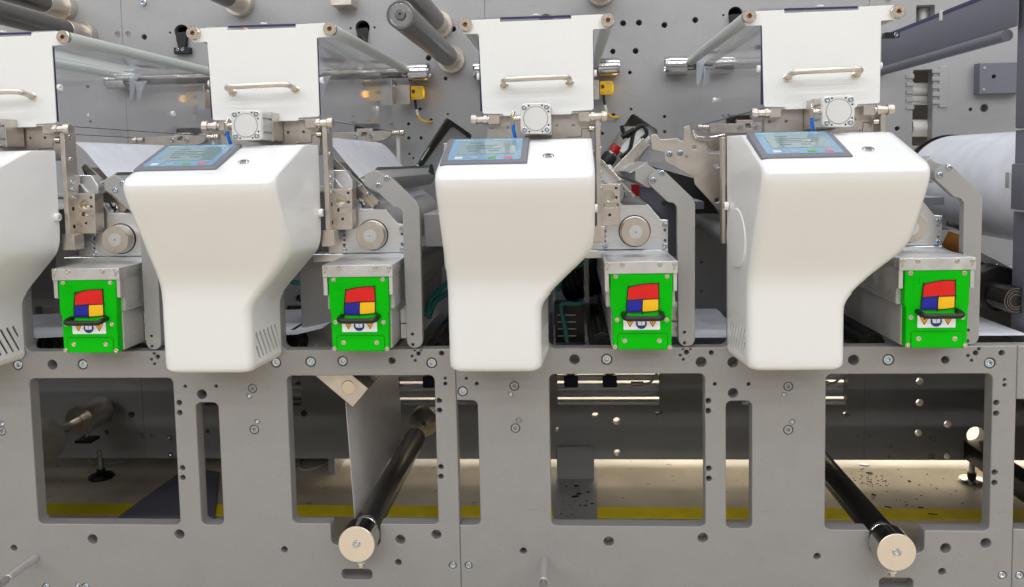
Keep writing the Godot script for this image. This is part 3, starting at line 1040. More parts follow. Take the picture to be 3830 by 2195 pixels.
# ---- the swing-up guard: white front sheet, clear sides and top, two tubes to the hinge on the rear frame
func build_guard() -> Node3D:
	var t := thing("swing_guard", "white steel guard with handle and clear side panels, hinged " + NEAR[2], "machine guard", "swing-up guards along the press")
	var ty := 1.1292
	var xl := -0.1842
	var xr := 0.0785
	var zh := -0.700
	var s := func(a, b) -> Vector2: return L2(2, a, b, 0.0)
	var o := rpoly([s.call(1728, 78), s.call(1869, 70), s.call(1869, 82), s.call(2137, 71), s.call(2137, 59), s.call(2285, 52), s.call(2285, 105), s.call(2218, 110), s.call(2221, 412), s.call(2140, 417), s.call(2138, 428), s.call(1884, 435), s.call(1880, 427), s.call(1805, 426), s.call(1790, 127), s.call(1728, 128)],
		[0.006, 0.001, 0.0008, 0.0008, 0.001, 0.006, 0.006, 0.002, 0.004, 0.002, 0.003, 0.003, 0.002, 0.004, 0.002, 0.006], 4)
	part(t, "front_sheet", plate([o], 0.0, -0.0025, 0.0006), M["guard_white"])
	for x in [xl, xr]:
		part(t, "tube", rod(Vector3(x, ty, -0.003), Vector3(x, ty + 0.004, zh), 0.0118, 0.0005, 24), M["tube_grey"])
		var kn := part(t, "knob", lathe([Vector2(0.0130, 0.0), Vector2(0.0130, 0.0065), Vector2(0.0120, 0.008), Vector2(0.0046, 0.008), Vector2(0.0046, 0.002), Vector2(0, 0.002)], 28), M["nickel_bright"], Vector3(x, ty, 0.0003))
		part(kn, "socket", lathe([Vector2(0.0047, 0.0083), Vector2(0.0032, 0.0083), Vector2(0.0030, 0.0045), Vector2(0, 0.0045)], 6), M["brass_dark"])
	# clear sides and top with their dark sawn edges
	var wy := func(a, b, z) -> float: return L(2, a, b, z).y
	var y_low := 0.966
	for side in 2:
		var x: float = L(2, 1795, 200, 0).x if side == 0 else L(2, 2216, 200, 0).x
		var pl := rpoly([Vector2(0.004, y_low), Vector2(0.30, y_low - 0.002), Vector2(0.655, y_low - 0.004), Vector2(0.655, 1.02), Vector2(0.640, 1.035), Vector2(0.640, 1.075), Vector2(0.60, 1.10), Vector2(0.60, ty - 0.006), Vector2(0.004, ty - 0.013)], [0.006, 0, 0.002, 0.01, 0.01, 0.02, 0.012, 0.002, 0.002], 4)
		var tr := onto(Vector3(x, 0, 0), Vector3(0, 0, -1), Vector3(0, 1, 0))
		part(t, "clear_panel", plate([pl], 0.0015, -0.0015, 0.0), M["clear"], tr.origin, tr.basis)
		part(t, "panel_edge", bar(Vector3(x - 0.0024, y_low + 0.004, -0.0068), Vector3(x + 0.0024, ty - 0.016, -0.0029), 0.0003), M["clear_edge"])
		part(t, "panel_edge", bar(Vector3(x - 0.0018, y_low - 0.0042, -0.652), Vector3(x + 0.0018, y_low - 0.0028, -0.008), 0.0002), M["clear_edge"])
		var sgn := -1.0 if side == 0 else 1.0
		for e in [[1.036, -0.012], [1.012, -0.46]]:
			part(t, "spacer", lathe([Vector2(0.0066, 0), Vector2(0.0066, 0.005), Vector2(0.006, 0.006), Vector2(0.003, 0.006), Vector2(0.003, 0.003), Vector2(0, 0.003)], 20), M["white_plastic"], Vector3(x + sgn * 0.0016, e[0], e[1]), along(Vector3.ZERO, Vector3(sgn, 0, 0)).basis)
	part(t, "clear_panel", bar(Vector3(xl + 0.02, ty + 0.0115, -0.62), Vector3(xr - 0.02, ty + 0.0145, -0.003), 0.0002), M["clear"])
	part(t, "panel_edge", bar(Vector3(L(2, 1871, 70, 0).x, ty + 0.0095, -0.0068), Vector3(L(2, 2135, 70, 0).x, ty + 0.0132, -0.0028), 0.0003), M["clear_edge"])
	part(t, "spacer", cyl(0.0065, 0, 0.003, 0.0005, 18), M["white_plastic"], Vector3(-0.0535, ty + 0.0150, -0.012), along(Vector3.ZERO, Vector3.UP).basis)
	# frosted tongues that carry the side panels' rear ends
	for e in [[0, [[479, 276], [528, 276], [506, 300], [500, 345], [488, 384], [482, 345]]], [3, [[2632, 248], [2680, 244], [2668, 262], [2655, 290], [2646, 322], [2636, 324]]]]:
		part(t, "panel_tongue", plate([rpoly(Array(poly(e[0], -0.668, e[1])), 0.002, 2)], -0.668, -0.672, 0.0004), M["clear_frosted"])
	# bow handle
	var ha := L(2, 1886, 319, 0.0)
	var hb := L(2, 2131, 309, 0.0)
	var pts := []
	for e in [[0.0, 0.0], [0.0, 0.018], [0.001, 0.028], [0.005, 0.035], [0.012, 0.038], [0.02, 0.0385]]:
		pts.append(ha + Vector3(e[0], 0.18 * e[1], e[1]))
	for e in [[-0.02, 0.0385], [-0.012, 0.038], [-0.005, 0.035], [-0.001, 0.028], [0.0, 0.018], [0.0, 0.0]]:
		pts.append(hb + Vector3(e[0], 0.18 * e[1], e[1]))
	part(t, "handle", tube(pts, 0.0052, 14), M["nickel"])
	for p in [ha, hb]:
		part(t, "handle_rose", lathe([Vector2(0.0078, 0), Vector2(0.0078, 0.0015), Vector2(0.006, 0.0025), Vector2(0.005, 0.0025)], 20), M["nickel_bright"], p + Vector3(0, 0, 0.0003))
	# hinge on the rear frame
	var hy := ty - 0.004
	part(t, "hinge_shaft", rod(Vector3(xl - 0.005, hy, zh), Vector3(xr + 0.005, hy, zh), 0.0145, 0.001), M["roller_coat"])
	for e in [[xl, -1.0], [xr, 1.0]]:
		var x: float = e[0]
		var d: float = e[1]
		var sl := part(t, "hinge_sleeve", lathe([Vector2(0, 0), Vector2(0.0225, 0), Vector2(0.0245, 0.002), Vector2(0.0245, 0.050), Vector2(0.0235, 0.051), Vector2(0.0235, 0.053), Vector2(0.0245, 0.054), Vector2(0.0235, 0.058), Vector2(0.019, 0.0585), Vector2(0.018, 0.055), Vector2(0, 0.055)], 32), M["steel"], Vector3(x + d * 0.008, hy, zh), along(Vector3.ZERO, Vector3(d, 0, 0)).basis)
		part(t, "tube_boss", lathe([Vector2(0.0165, 0), Vector2(0.0165, 0.012), Vector2(0.0120, 0.017)], 24), M["tube_grey"], Vector3(x, hy + 0.004, zh - 0.002))
		part(t, "hinge_foot", bar(Vector3(x + d * 0.004, hy - 0.022, ZB + 0.0005), Vector3(x + d * 0.060, hy - 0.006, zh - 0.006), 0.001), M["nickel"])
	return t

# ---- pneumatic cylinder in front of the guard's lower edge
func build_cylinder() -> Node3D:
	var t := thing("air_cylinder", "square white-faced air cylinder with four screws, " + NEAR[2], "air cylinder", "air cylinders above the control housings")
	var c := L(2, 2003.5, 444, 0.095)
	t.position = Vector3(c.x, c.y, 0)
	var h := 0.0265
	part(t, "end_cap", plate([rpoly([Vector2(-h, -h), Vector2(h, -h), Vector2(h, h), Vector2(-h, h)], 0.008, 5)], 0.095, 0.083, 0.001), M["cylinder_cap"])
	part(t, "cap_disc", lathe([Vector2(0.0205, 0.0948), Vector2(0.0200, 0.0958), Vector2(0.0, 0.0960)], 36), M["cylinder_cap"])
	part(t, "disc_groove", lathe([Vector2(0.0218, 0.0951), Vector2(0.0218, 0.0954), Vector2(0.0206, 0.0954), Vector2(0.0206, 0.0951)], 36), M["arm_grey"])
	# extruded barrel with grooves along its flanks
	var g := []
	var b := 0.025
	for q in 4:
		var rot := q * PI / 2
		for p in [[-b + 0.003, -b], [-0.0145, -b], [-0.0145, -b + 0.004], [-0.0105, -b + 0.004], [-0.0105, -b], [0.0105, -b], [0.0105, -b + 0.004], [0.0145, -b + 0.004], [0.0145, -b], [b - 0.003, -b]]:
			g.append(Vector2(p[0], p[1]).rotated(rot))
	part(t, "barrel", plate([PackedVector2Array(g)], 0.083, 0.035, 0.0004), M["aluminium_cast"])
	part(t, "mount_block", plate([rrect(-0.026, -0.0275, 0.0265, 0.0265, 0.002)], 0.0348, -0.016, 0.001), M["nickel"])
	for sx in [-1, 1]:
		for sy in [-1, 1]:
			screw(t, Vector3(sx * 0.0195, sy * 0.0195, 0.0965), 0.0046, M["zinc"])
	for e in [[-0.0115, 0.0225], [0.0115, 0.0225], [-0.0115, -0.0225], [0.0115, -0.0225], [0.0225, 0.0115], [0.0225, -0.0115]]:
		part(t, "tapped_hole", cyl(0.0017, 0.0945, 0.0953, 0.0002, 12), M["gap"], Vector3(e[0], e[1], 0))
	# elbow fitting and blue air line
	var f := Vector3(-0.0265, 0.001, 0.082)
	var el := part(t, "elbow_fitting", join([rod(f + Vector3(0.006, 0, 0), f + Vector3(-0.006, 0, 0), 0.0058, 0.0006, 6), rod(f + Vector3(-0.005, 0, 0), f + Vector3(-0.014, 0, 0), 0.0048), rod(f + Vector3(-0.0145, 0.0055, 0), f + Vector3(-0.0145, -0.010, 0), 0.0046), rod(f + Vector3(-0.0145, 0.0055, 0), f + Vector3(-0.0125, 0.013, -0.004), 0.0034)]), M["nickel_bright"])
	part(t, "air_line", tube(smooth_path([f + Vector3(-0.0145, -0.008, 0), f + Vector3(-0.0135, -0.02, -0.002), f + Vector3(-0.011, -0.034, -0.006), f + Vector3(-0.011, -0.05, -0.012)], 4), 0.0033, 10), M["pipe_blue"])
	part(t, "air_line", tube(smooth_path([f + Vector3(-0.010, -0.008, -0.008), f + Vector3(-0.008, -0.02, -0.010), f + Vector3(-0.0055, -0.034, -0.012), f + Vector3(-0.0055, -0.05, -0.016)], 4), 0.0028, 10), M["clear"])
	return t

# ---- nickel-plated carriage: cross plate under the guard, side bar down behind the housing, bored block
func build_carriage() -> Node3D:
	var t := thing("plate_carriage", "nickel-plated carriage plate with knurled knobs under the guard " + NEAR[2], "machine carriage", "nickel-plated carriages")
	var z := -0.020
	var s := func(a, b) -> Vector2: return L2(2, a, b, z)
	var holes := []
	for e in [[1839.5, 480, 5], [1900, 478, 5], [2083.5, 473, 5], [2144, 471, 5]]:
		holes.append(circ(s.call(e[0], e[1]), e[2] / 1980.0, 12))
	part(t, "cross_plate", plate([rpoly([s.call(1822, 433), s.call(2206, 420), s.call(2207, 482), s.call(2176, 482), s.call(2174, 511), s.call(2118, 515), s.call(2117, 560), s.call(1822, 560)], 0.001, 2)] + holes, z, z - 0.02, 0.0006), M["nickel"])
	part(t, "corner_plate", plate([rpoly([s.call(2208.5, 483.5), s.call(2177.5, 483.5), s.call(2175.5, 512.5), s.call(2119.5, 516.5), s.call(2118.5, 560), s.call(2207, 560)], 0.001, 2)], z, z - 0.02, 0.0006), M["nickel"])
	# side bar, its flank drilled and screwed
	var bx0 := 0.0535
	var bx1 := 0.0625
	var y0: float = L(1, 1215, 925, 0).y
	var y1: float = L(1, 1215, 448, 0).y
	part(t, "side_bar", bar(Vector3(bx0, y0 + 0.03, -0.040), Vector3(bx1, y1, -0.003), 0.0006), M["nickel"])
	part(t, "side_bar_end", bar(Vector3(bx0 - 0.010, y0, -0.038), Vector3(bx1 + 0.006, y0 + 0.031, -0.006), 0.0006), M["nickel"])
	part(t, "side_bar", bar(Vector3(-0.2315, 0.715, -0.026), Vector3(-0.2250, 0.912, -0.003), 0.0006), M["nickel"])
	for yy in [0.940, 0.897, 0.852, 0.838, 0.822]:
		var k := part(t, "screw", screw_mesh("socket"), M["zinc"], Vector3(bx1 + 0.0022, yy, -0.020), along(Vector3.ZERO, Vector3(1, 0, 0)).basis * Basis.from_scale(Vector3.ONE * 0.0050))
	for yy in [0.800, 0.765, 0.745]:
		part(t, "bore", cyl(0.0042, 0, 0.0005, 0.0001, 16), M["gap"], Vector3(bx1, yy, -0.018), along(Vector3.ZERO, Vector3(1, 0, 0)).basis)
	# bored block beside it
	var bz := -0.030
	var q := func(a, b) -> Vector2: return L2(1, a, b, bz)
	var bl := [rpoly([q.call(1230, 862), q.call(1318, 859), q.call(1316, 707), q.call(1228, 708)], 0.0008, 2), circ(q.call(1275, 751), 0.0102, 28), capsule2(q.call(1266, 787), q.call(1303, 785), 0.0042, 6)]
	for e in [[1301, 723], [1302, 757], [1245, 822], [1280, 821]]:
		bl.append(circ(q.call(e[0], e[1]), 0.0026, 12))
	part(t, "bored_block", plate(bl, bz, bz - 0.030, 0.0006), M["nickel"])
	var cc: Vector2 = q.call(1275, 751)
	part(t, "bore_bush", lathe([Vector2(0.0101, -0.012), Vector2(0.0080, -0.012), Vector2(0.0080, -0.022), Vector2(0, -0.022)], 24), M["steel_turned"], Vector3(cc.x, cc.y, bz))
	cc = q.call(1285, 786)
	part(t, "slot_floor", bar(Vector3(cc.x - 0.012, cc.y - 0.005, bz - 0.016), Vector3(cc.x + 0.012, cc.y + 0.005, bz - 0.012), 0.0), M["steel_turned"])
	# knurled knobs at both ends
	for e in [[1772, 450, 1842, -1.0], [2262, 436, 2180, 1.0]]:
		var kz := -0.004
		var p := L(2, e[0], e[1], kz)
		var d: float = e[3]
		var prof := [Vector2(0, 0), Vector2(0.0088, 0.0), Vector2(0.0098, 0.001), Vector2(0.0098, 0.0105), Vector2(0.0088, 0.0115), Vector2(0.0072, 0.0115), Vector2(0.0072, 0.024), Vector2(0.0092, 0.024), Vector2(0.0092, 0.030), Vector2(0.0065, 0.030), Vector2(0.0065, 0.034), Vector2(0.0, 0.034)]
		var kb := part(t, "knob", lathe(prof, 24), M["nickel"], p + Vector3(d * 0.005, 0, 0), along(Vector3.ZERO, Vector3(-d, 0, 0)).basis)
		var rib := MB.new()
		for i in 22:
			var a := TAU * i / 22
			rib.add(box(Vector3(0.0008, 0.0013, 0.009), 0.0002), Transform3D(Basis(Vector3(0, 0, 1), a), Vector3(cos(a) * 0.0097, sin(a) * 0.0097, 0.006)))
		part(kb, "knurl", rib.mesh(), M["nickel"])
		part(t, "knob_block", bar(p + Vector3(-d * 0.027, -0.009, -0.020), p + Vector3(-d * 0.049, 0.0085, 0.004), 0.0008), M["nickel"])
	var p2 := L(2, 2215, 480, -0.01)
	part(t, "knob", rod(p2 + Vector3(-0.006, 0, 0), p2 + Vector3(0.004, 0, 0), 0.0064, 0.0008, 20), M["nickel_bright"])
	return t

# ---- aluminium bearing plate with the roller's end
func build_bearing() -> Node3D:
	var t := thing("bearing_plate", "milled aluminium bearing plate with a round roller end, " + NEAR[2], "bearing plate", "aluminium bearing plates")
	var z := -0.066
	var s := func(a, b) -> Vector2: return L2(2, a, b, z)
	var loops := [rpoly([s.call(2200, 936), s.call(2500, 933), s.call(2500, 824), s.call(2472, 823), s.call(2425, 766), s.call(2328, 766), s.call(2306, 728), s.call(2232, 690), s.call(2200, 690)], 0.001, 2)]
	var sc := []
	for e in [[2262, 866, 5], [2262, 886, 4], [2262, 904, 5], [2488, 862, 5], [2488, 901.5, 5], [2224, 895, 6]]:
		loops.append(circ(s.call(e[0], e[1]), e[2] / 1930.0, 12))
	part(t, "plate", plate(loops, z, z - 0.02, 0.0008), M["aluminium"])
	for e in [[2261, 847], [2263, 923.5], [2487.5, 843], [2488, 921]]:
		var c: Vector2 = s.call(e[0], e[1])
		part(t, "screw_washer", lathe([Vector2(0.0056, 0), Vector2(0.0056, 0.0008), Vector2(0.0046, 0.0008)], 20), M["zinc"], Vector3(c.x, c.y, z))
		screw(t, Vector3(c.x, c.y, z + 0.003), 0.0046, M["zinc"])
	var ec := L(2, 2377.5, 869, -0.045)
	var re := part(t, "roller_end", lathe([Vector2(0.0292, 0.0002), Vector2(0.0292, 0.004), Vector2(0.0276, 0.0045), Vector2(0.0276, 0.0215), Vector2(0.0270, 0.0222), Vector2(0.0130, 0.0222)], 44), M["nickel"], Vector3(ec.x, ec.y, z))
	part(re, "end_disc", lathe([Vector2(0.0131, 0.0222), Vector2(0.0128, 0.0232), Vector2(0.0022, 0.0232), Vector2(0.0022, 0.018), Vector2(0, 0.018)], 32), M["aluminium"])
	part(re, "seal_ring", lathe([Vector2(0.0312, 0.0), Vector2(0.0312, 0.0012), Vector2(0.029, 0.0012)], 44), M["black"])
	# ledge under the plate, and the slotted end of the blade holder above
	part(t, "ledge", bar(Vector3(L(2, 2140, 950, z).x, s.call(2300, 966).y, z - 0.03), Vector3(L(2, 2500, 940, z).x, s.call(2300, 937).y, z + 0.002), 0.0008), M["aluminium"])
	# milled blade bracket on top of the bored block
	var q := func(a, b) -> Vector2: return L2(1, a, b, -0.050)
	part(t, "blade_bracket", plate([PackedVector2Array([q.call(1247.6, 637.5), q.call(1292, 637.5), q.call(1319, 680), q.call(1319, 706), q.call(1231, 706), q.call(1231, 671), q.call(1247.6, 671)])], -0.050, -0.075, 0.0008), M["aluminium"])
	part(t, "bracket_brace", plate([PackedVector2Array([q.call(1249, 670), q.call(1256, 672), q.call(1282, 704), q.call(1272, 704)])], -0.046, -0.0495, 0.0005), M["aluminium_cast"])
	# long print cylinders running to the rear frame
	part(t, "print_cylinder", lathe([Vector2(0, -0.56), Vector2(0.046, -0.56), Vector2(0.047, -0.558), Vector2(0.047, -0.014), Vector2(0.046, -0.012), Vector2(0, -0.012)], 48), M["profile"], Vector3(ec.x - 0.012, ec.y + 0.018, z - 0.02))
	var rc := L(1, 1320, 742, -0.095)
	part(t, "transfer_roller", lathe([Vector2(0, -0.52), Vector2(0.030, -0.52), Vector2(0.030, -0.004), Vector2(0.027, 0.0), Vector2(0.022, 0.0), Vector2(0.022, -0.004), Vector2(0.016, -0.004), Vector2(0.016, 0.004), Vector2(0, 0.004)], 36), M["steel"], Vector3(rc.x, rc.y, -0.095))
	return t

# ---- the green lamp unit
func build_lamp() -> Node3D:
	var t := thing("lamp_unit", "green-fronted lamp unit with black handle and coloured emblem, " + NEAR[2], "lamp unit", "green lamp units along the press")
	var z := 0.060
	var s := func(a, b) -> Vector2: return L2(2, a, b, z)
	var g := rpoly([s.call(2283, 1025), s.call(2517, 1024), s.call(2517, 1146), s.call(2514, 1158), s.call(2513, 1307), s.call(2293, 1305), s.call(2291, 1158), s.call(2284, 1146)], [0.001, 0.001, 0.001, 0.001, 0.004, 0.004, 0.001, 0.001], 3)
	var gc: Vector2 = s.call(2400, 1165)
	var ep := part(t, "end_panel", plate([g], z, z - 0.018, 0.0012), M["green"])
	for e in [[2303.5, 1036], [2496, 1035], [2309, 1194], [2494.5, 1194], [2300.5, 1296], [2506, 1297]]:
		var c: Vector2 = s.call(e[0], e[1])
		part(ep, "washer", lathe([Vector2(0.0042, 0), Vector2(0.0042, 0.0006), Vector2(0.003, 0.0006)], 18), M["nickel"], Vector3(c.x, c.y, z))
		screw(ep, Vector3(c.x, c.y, z + 0.0022), 0.0032, M["nickel_bright"])
	# lower access cover
	var a: Vector2 = s.call(2312, 1304)
	var b: Vector2 = s.call(2496, 1246)
	var cv := part(t, "access_cover", plate([rpoly([a, Vector2(b.x, a.y), b, Vector2(a.x, b.y)], [0.0005, 0.0005, 0.004, 0.004], 3)], z + 0.0012, z + 0.0002, 0.0006), M["green"])
	var gr := part(t, "cover_groove", plate([rpoly([a + Vector2(-0.0009, 0), Vector2(b.x + 0.0009, a.y), b + Vector2(0.0009, 0.0009), Vector2(a.x - 0.0009, b.y + 0.0009)], [0.0005, 0.0005, 0.0045, 0.0045], 3)], z + 0.0003, z - 0.001, 0.0), M["logo_black"])
	for e in [[2337.5, 1272], [2467, 1272]]:
		var c: Vector2 = s.call(e[0], e[1])
		part(cv, "washer", lathe([Vector2(0.0044, 0), Vector2(0.0044, 0.0006), Vector2(0.003, 0.0006)], 18), M["nickel"], Vector3(c.x, c.y, z + 0.0012))
		screw(cv, Vector3(c.x, c.y, z + 0.0032), 0.0034, M["nickel_bright"])
	# aluminium top bracket with side lugs, top plate and body
	var tl: Vector2 = s.call(2261, 981)
	var br: Vector2 = s.call(2536, 1023)
	part(t, "top_bracket", plate([rpoly([Vector2(tl.x, br.y), br, Vector2(br.x, tl.y), tl], 0.0006, 2)], z + 0.002, z - 0.016, 0.0007), M["aluminium_cast"])
	for e in [[2262, 1019, 2279, 1093], [2519, 1017, 2534, 1090]]:
		var p: Vector2 = s.call(e[0], e[1])
		var q: Vector2 = s.call(e[2], e[3])
		part(t, "side_lug", bar(Vector3(p.x, q.y, z - 0.016), Vector3(q.x, p.y - 0.0022, z - 0.001), 0.0006), M["aluminium_cast"])
	for e in [[2272.5, 990.5], [2327.5, 991], [2468, 990.5], [2523.5, 990]]:
		var c: Vector2 = s.call(e[0], e[1])
		part(t, "washer", lathe([Vector2(0.0046, 0), Vector2(0.0046, 0.0006), Vector2(0.003, 0.0006)], 18), M["zinc"], Vector3(c.x, c.y, z + 0.002))
		screw(t, Vector3(c.x, c.y, z + 0.0042), 0.0036, M["nickel_bright"])
	# twin arrow marks stamped beside the outer screws
	for e in [[2274, 1008], [2524, 1006]]:
		var c: Vector2 = s.call(e[0], e[1])
		part(t, "arrow_mark", plate([PackedVector2Array([c + Vector2(-0.003, -0.003), c + Vector2(-0.001, -0.003), c + Vector2(-0.001, 0.0), c + Vector2(0.0025, 0.0), c + Vector2(0, 0.003), c + Vector2(-0.0045, 0.0), c + Vector2(-0.003, 0.0)])], z + 0.0022, z + 0.0019, 0.0), M["arm_grey"])
	var bx0: float = g[0].x - 0.004
	var bx1: float = g[4].x + 0.004
	var ymid: float = s.call(2400, 1150).y
	var ylow: float = s.call(2400, 1303).y
	part(t, "body", bar(Vector3(tl.x + 0.003, ymid, -0.56), Vector3(br.x - 0.003, tl.y - 0.004, z - 0.0165), 0.001), M["profile"])
	part(t, "body", bar(Vector3(s.call(2289, 1160).x, ylow, -0.56), Vector3(s.call(2517, 1160).x, ymid - 0.0003, z - 0.0185), 0.001), M["profile"])
	for i in 5:
		for sd in 2:
			var x: float = (tl.x + 0.003) if sd == 0 else (br.x - 0.003)
			part(t, "cooling_rib", bar(Vector3(x - 0.0010, ymid + 0.004 + 0.0032 * i, -0.55), Vector3(x + 0.0010, ymid + 0.0056 + 0.0032 * i, z - 0.02), 0.0003), M["profile"])
	part(t, "top_plate", bar(Vector3(tl.x + 0.007, tl.y - 0.004, -0.55), Vector3(br.x - 0.007, tl.y - 0.0006, z - 0.0165), 0.0005), M["aluminium_cast"])
	part(t, "top_rail", bar(Vector3(tl.x, tl.y - 0.02, -0.55), Vector3(tl.x + 0.0062, tl.y, z - 0.0165), 0.0006), M["aluminium_cast"])
	part(t, "top_rail", bar(Vector3(br.x - 0.0062, tl.y - 0.02, -0.55), Vector3(br.x, tl.y, z - 0.0165), 0.0006), M["aluminium_cast"])
	# side fixing blocks toward the arm
	for e in [[1150, 1202], [1206, 1262]]:
		var yy0: float = L(2, 2500, e[1], -0.02).y
		var yy1: float = L(2, 2500, e[0], -0.02).y
		var blk := part(t, "fixing_block", bar(Vector3(br.x - 0.008, yy0, -0.09), Vector3(br.x + 0.022, yy1, -0.03), 0.001), M["cylinder_cap"])
		part(blk, "screw", screw_mesh("socket"), M["nickel"], Vector3(br.x + 0.016, (yy0 + yy1) / 2, -0.027), Basis.from_scale(Vector3.ONE * 0.009))
	# flag emblem: three coloured fields in a bent dark lattice
	var e0 := z + 0.0006
	var bent := func(pts: Array) -> Array:
		var out := []
		for i in pts.size() - 1:
			var p: Vector2 = s.call(pts[i][0], pts[i][1])
			var q: Vector2 = s.call(pts[i + 1][0], pts[i + 1][1])
			var m: Vector2 = (p + q) / 2 + Vector2(-(q - p).y, (q - p).x) * pts[i][2]
			for k in 6:
				var f := k / 6.0
				out.append(p.lerp(m, f).lerp(m.lerp(q, f), f))
		return out
	var red := PackedVector2Array(bent.call([[2351, 1079, 0.12], [2463, 1064, 0.0], [2464, 1115, 0.05], [2350, 1120, 0.02], [2351, 1079, 0]]))
	var blue := PackedVector2Array(bent.call([[2349, 1121, 0.02], [2404, 1118, -0.06], [2402, 1163, 0.02], [2344, 1164, 0.03], [2349, 1121, 0]]))
	var yel := PackedVector2Array(bent.call([[2405, 1118, -0.04], [2463, 1116, 0.04], [2464, 1158, 0.03], [2403, 1163, 0.06], [2405, 1118, 0]]))
	part(t, "emblem_red", plate([red], e0 + 0.0006, z, 0.0002), M["logo_red"])
	part(t, "emblem_blue", plate([blue], e0 + 0.0006, z, 0.0002), M["logo_blue"])
	part(t, "emblem_yellow", plate([yel], e0 + 0.0006, z, 0.0002), M["logo_yellow"])
	for ln in [[[2348, 1077, 0.10], [2466, 1062, 0]], [[2464, 1058, 0.02], [2464, 1164, 0]], [[2347, 1121, 0.03], [2470, 1115, 0]], [[2340, 1165, -0.08], [2472, 1157, 0]], [[2352, 1070, -0.05], [2343, 1172, 0]], [[2405, 1112, -0.05], [2403, 1172, 0]]]:
		var c: Array = bent.call(ln)
		c.append(s.call(ln[1][0], ln[1][1]))
		var p3 := []
		for p in c:
			p3.append(Vector3(p.x, p.y, z + 0.0012))
		part(t, "emblem_line", tube(p3, 0.0010, 6), M["logo_black"])
	# raised ventilation mark in the upper left corner
	for i in 3:
		var p: Vector2 = s.call(2310, 1053 + i * 11)
		part(t, "raised_bar", bar(Vector3(p.x, p.y - 0.0006, z - 0.0003), Vector3(p.x + 0.0125, p.y + 0.0006, z + 0.0006), 0.0003), M["green"])
	var rb: Vector2 = s.call(2336, 1063)
	part(t, "raised_bar", bar(Vector3(rb.x, rb.y - 0.006, z - 0.0003), Vector3(rb.x + 0.0012, rb.y + 0.006, z + 0.0006), 0.0003), M["green"])
	# handle
	var ha: Vector2 = s.call(2332, 1172)
	var hb: Vector2 = s.call(2475, 1171)
	var hp := [Vector3(ha.x, ha.y, z), Vector3(ha.x, ha.y - 0.001, z + 0.012), Vector3(ha.x + 0.001, ha.y - 0.0025, z + 0.019), Vector3(ha.x + 0.005, ha.y - 0.0035, z + 0.0235), Vector3(ha.x + 0.012, ha.y - 0.004, z + 0.0245), Vector3(hb.x - 0.012, ha.y - 0.004, z + 0.0245), Vector3(hb.x - 0.005, ha.y - 0.0035, z + 0.0235), Vector3(hb.x - 0.001, hb.y - 0.0025, z + 0.019), Vector3(hb.x, hb.y - 0.001, z + 0.012), Vector3(hb.x, hb.y, z)]
	part(t, "handle", tube(smooth_path(hp, 3), 0.0050, 12), M["black"])
	# warning label
	var la: Vector2 = s.call(2333, 1232)
	var lb: Vector2 = s.call(2469, 1186)
	var wl := part(t, "warning_label", plate([rrect(la.x, la.y, lb.x, lb.y, 0.0015)], z + 0.0004, z - 0.0002, 0.0), M["label_white"])
	for i in 2:
		var c: Vector2 = s.call(2357 if i == 0 else 2442, 1190)
		for e in [[0.0125, 0.0006, "label_ink"], [0.0110, 0.0008, "label_yellow"]]:
			var r: float = e[0]
			var off := (0.0125 - r) * 0.55
			part(wl, "warning_triangle", plate([rpoly([c + Vector2(-r * 0.88, 0.0045 - off), c + Vector2(r * 0.88, 0.0045 - off), c + Vector2(0, -r * 1.28 + off * 0.7)], 0.0008, 2)], z + e[1], z + 0.0003, 0.0), M[e[2]])
		if i == 1:
			part(wl, "bolt_sign", plate([PackedVector2Array([c + Vector2(0.0015, 0.002), c + Vector2(0.0024, 0.002), c + Vector2(0.0006, -0.0022), c + Vector2(0.0020, -0.0016), c + Vector2(-0.0006, -0.0085), c + Vector2(-0.0002, -0.0038), c + Vector2(-0.0018, -0.0045)])], z + 0.0011, z + 0.0007, 0.0), M["label_ink"])
		else:
			part(wl, "bulb_sign", plate([rrect(c.x - 0.0016, c.y - 0.006, c.x + 0.0016, c.y + 0.001, 0.0006), rrect(c.x - 0.0010, c.y - 0.0035, c.x + 0.0010, c.y + 0.0004, 0.0004)], z + 0.0011, z + 0.0007, 0.0), M["label_ink"])
			for q in [-1, 1]:
				part(wl, "ray_sign", plate([PackedVector2Array([c + Vector2(q * 0.0028, -0.001), c + Vector2(q * 0.0052, -0.0004), c + Vector2(q * 0.0052, 0.0002), c + Vector2(q * 0.0028, -0.0004)])], z + 0.0011, z + 0.0007, 0.0), M["label_ink"])
	var mc: Vector2 = s.call(2399.5, 1208)
	part(wl, "manual_sign", lathe([Vector2(0.0098, 0.0), Vector2(0.0098, 0.0007), Vector2(0, 0.0007)], 28), M["label_blue"], Vector3(mc.x, mc.y, z + 0.0002))
	for q in [-1, 1]:
		part(wl, "manual_page", plate([PackedVector2Array([mc + Vector2(q * 0.0004, -0.0035), mc + Vector2(q * 0.0062, -0.0028), mc + Vector2(q * 0.0066, 0.004), mc + Vector2(q * 0.0004, 0.0036)])], z + 0.0013, z + 0.0009, 0.0), M["label_white"])
	return t

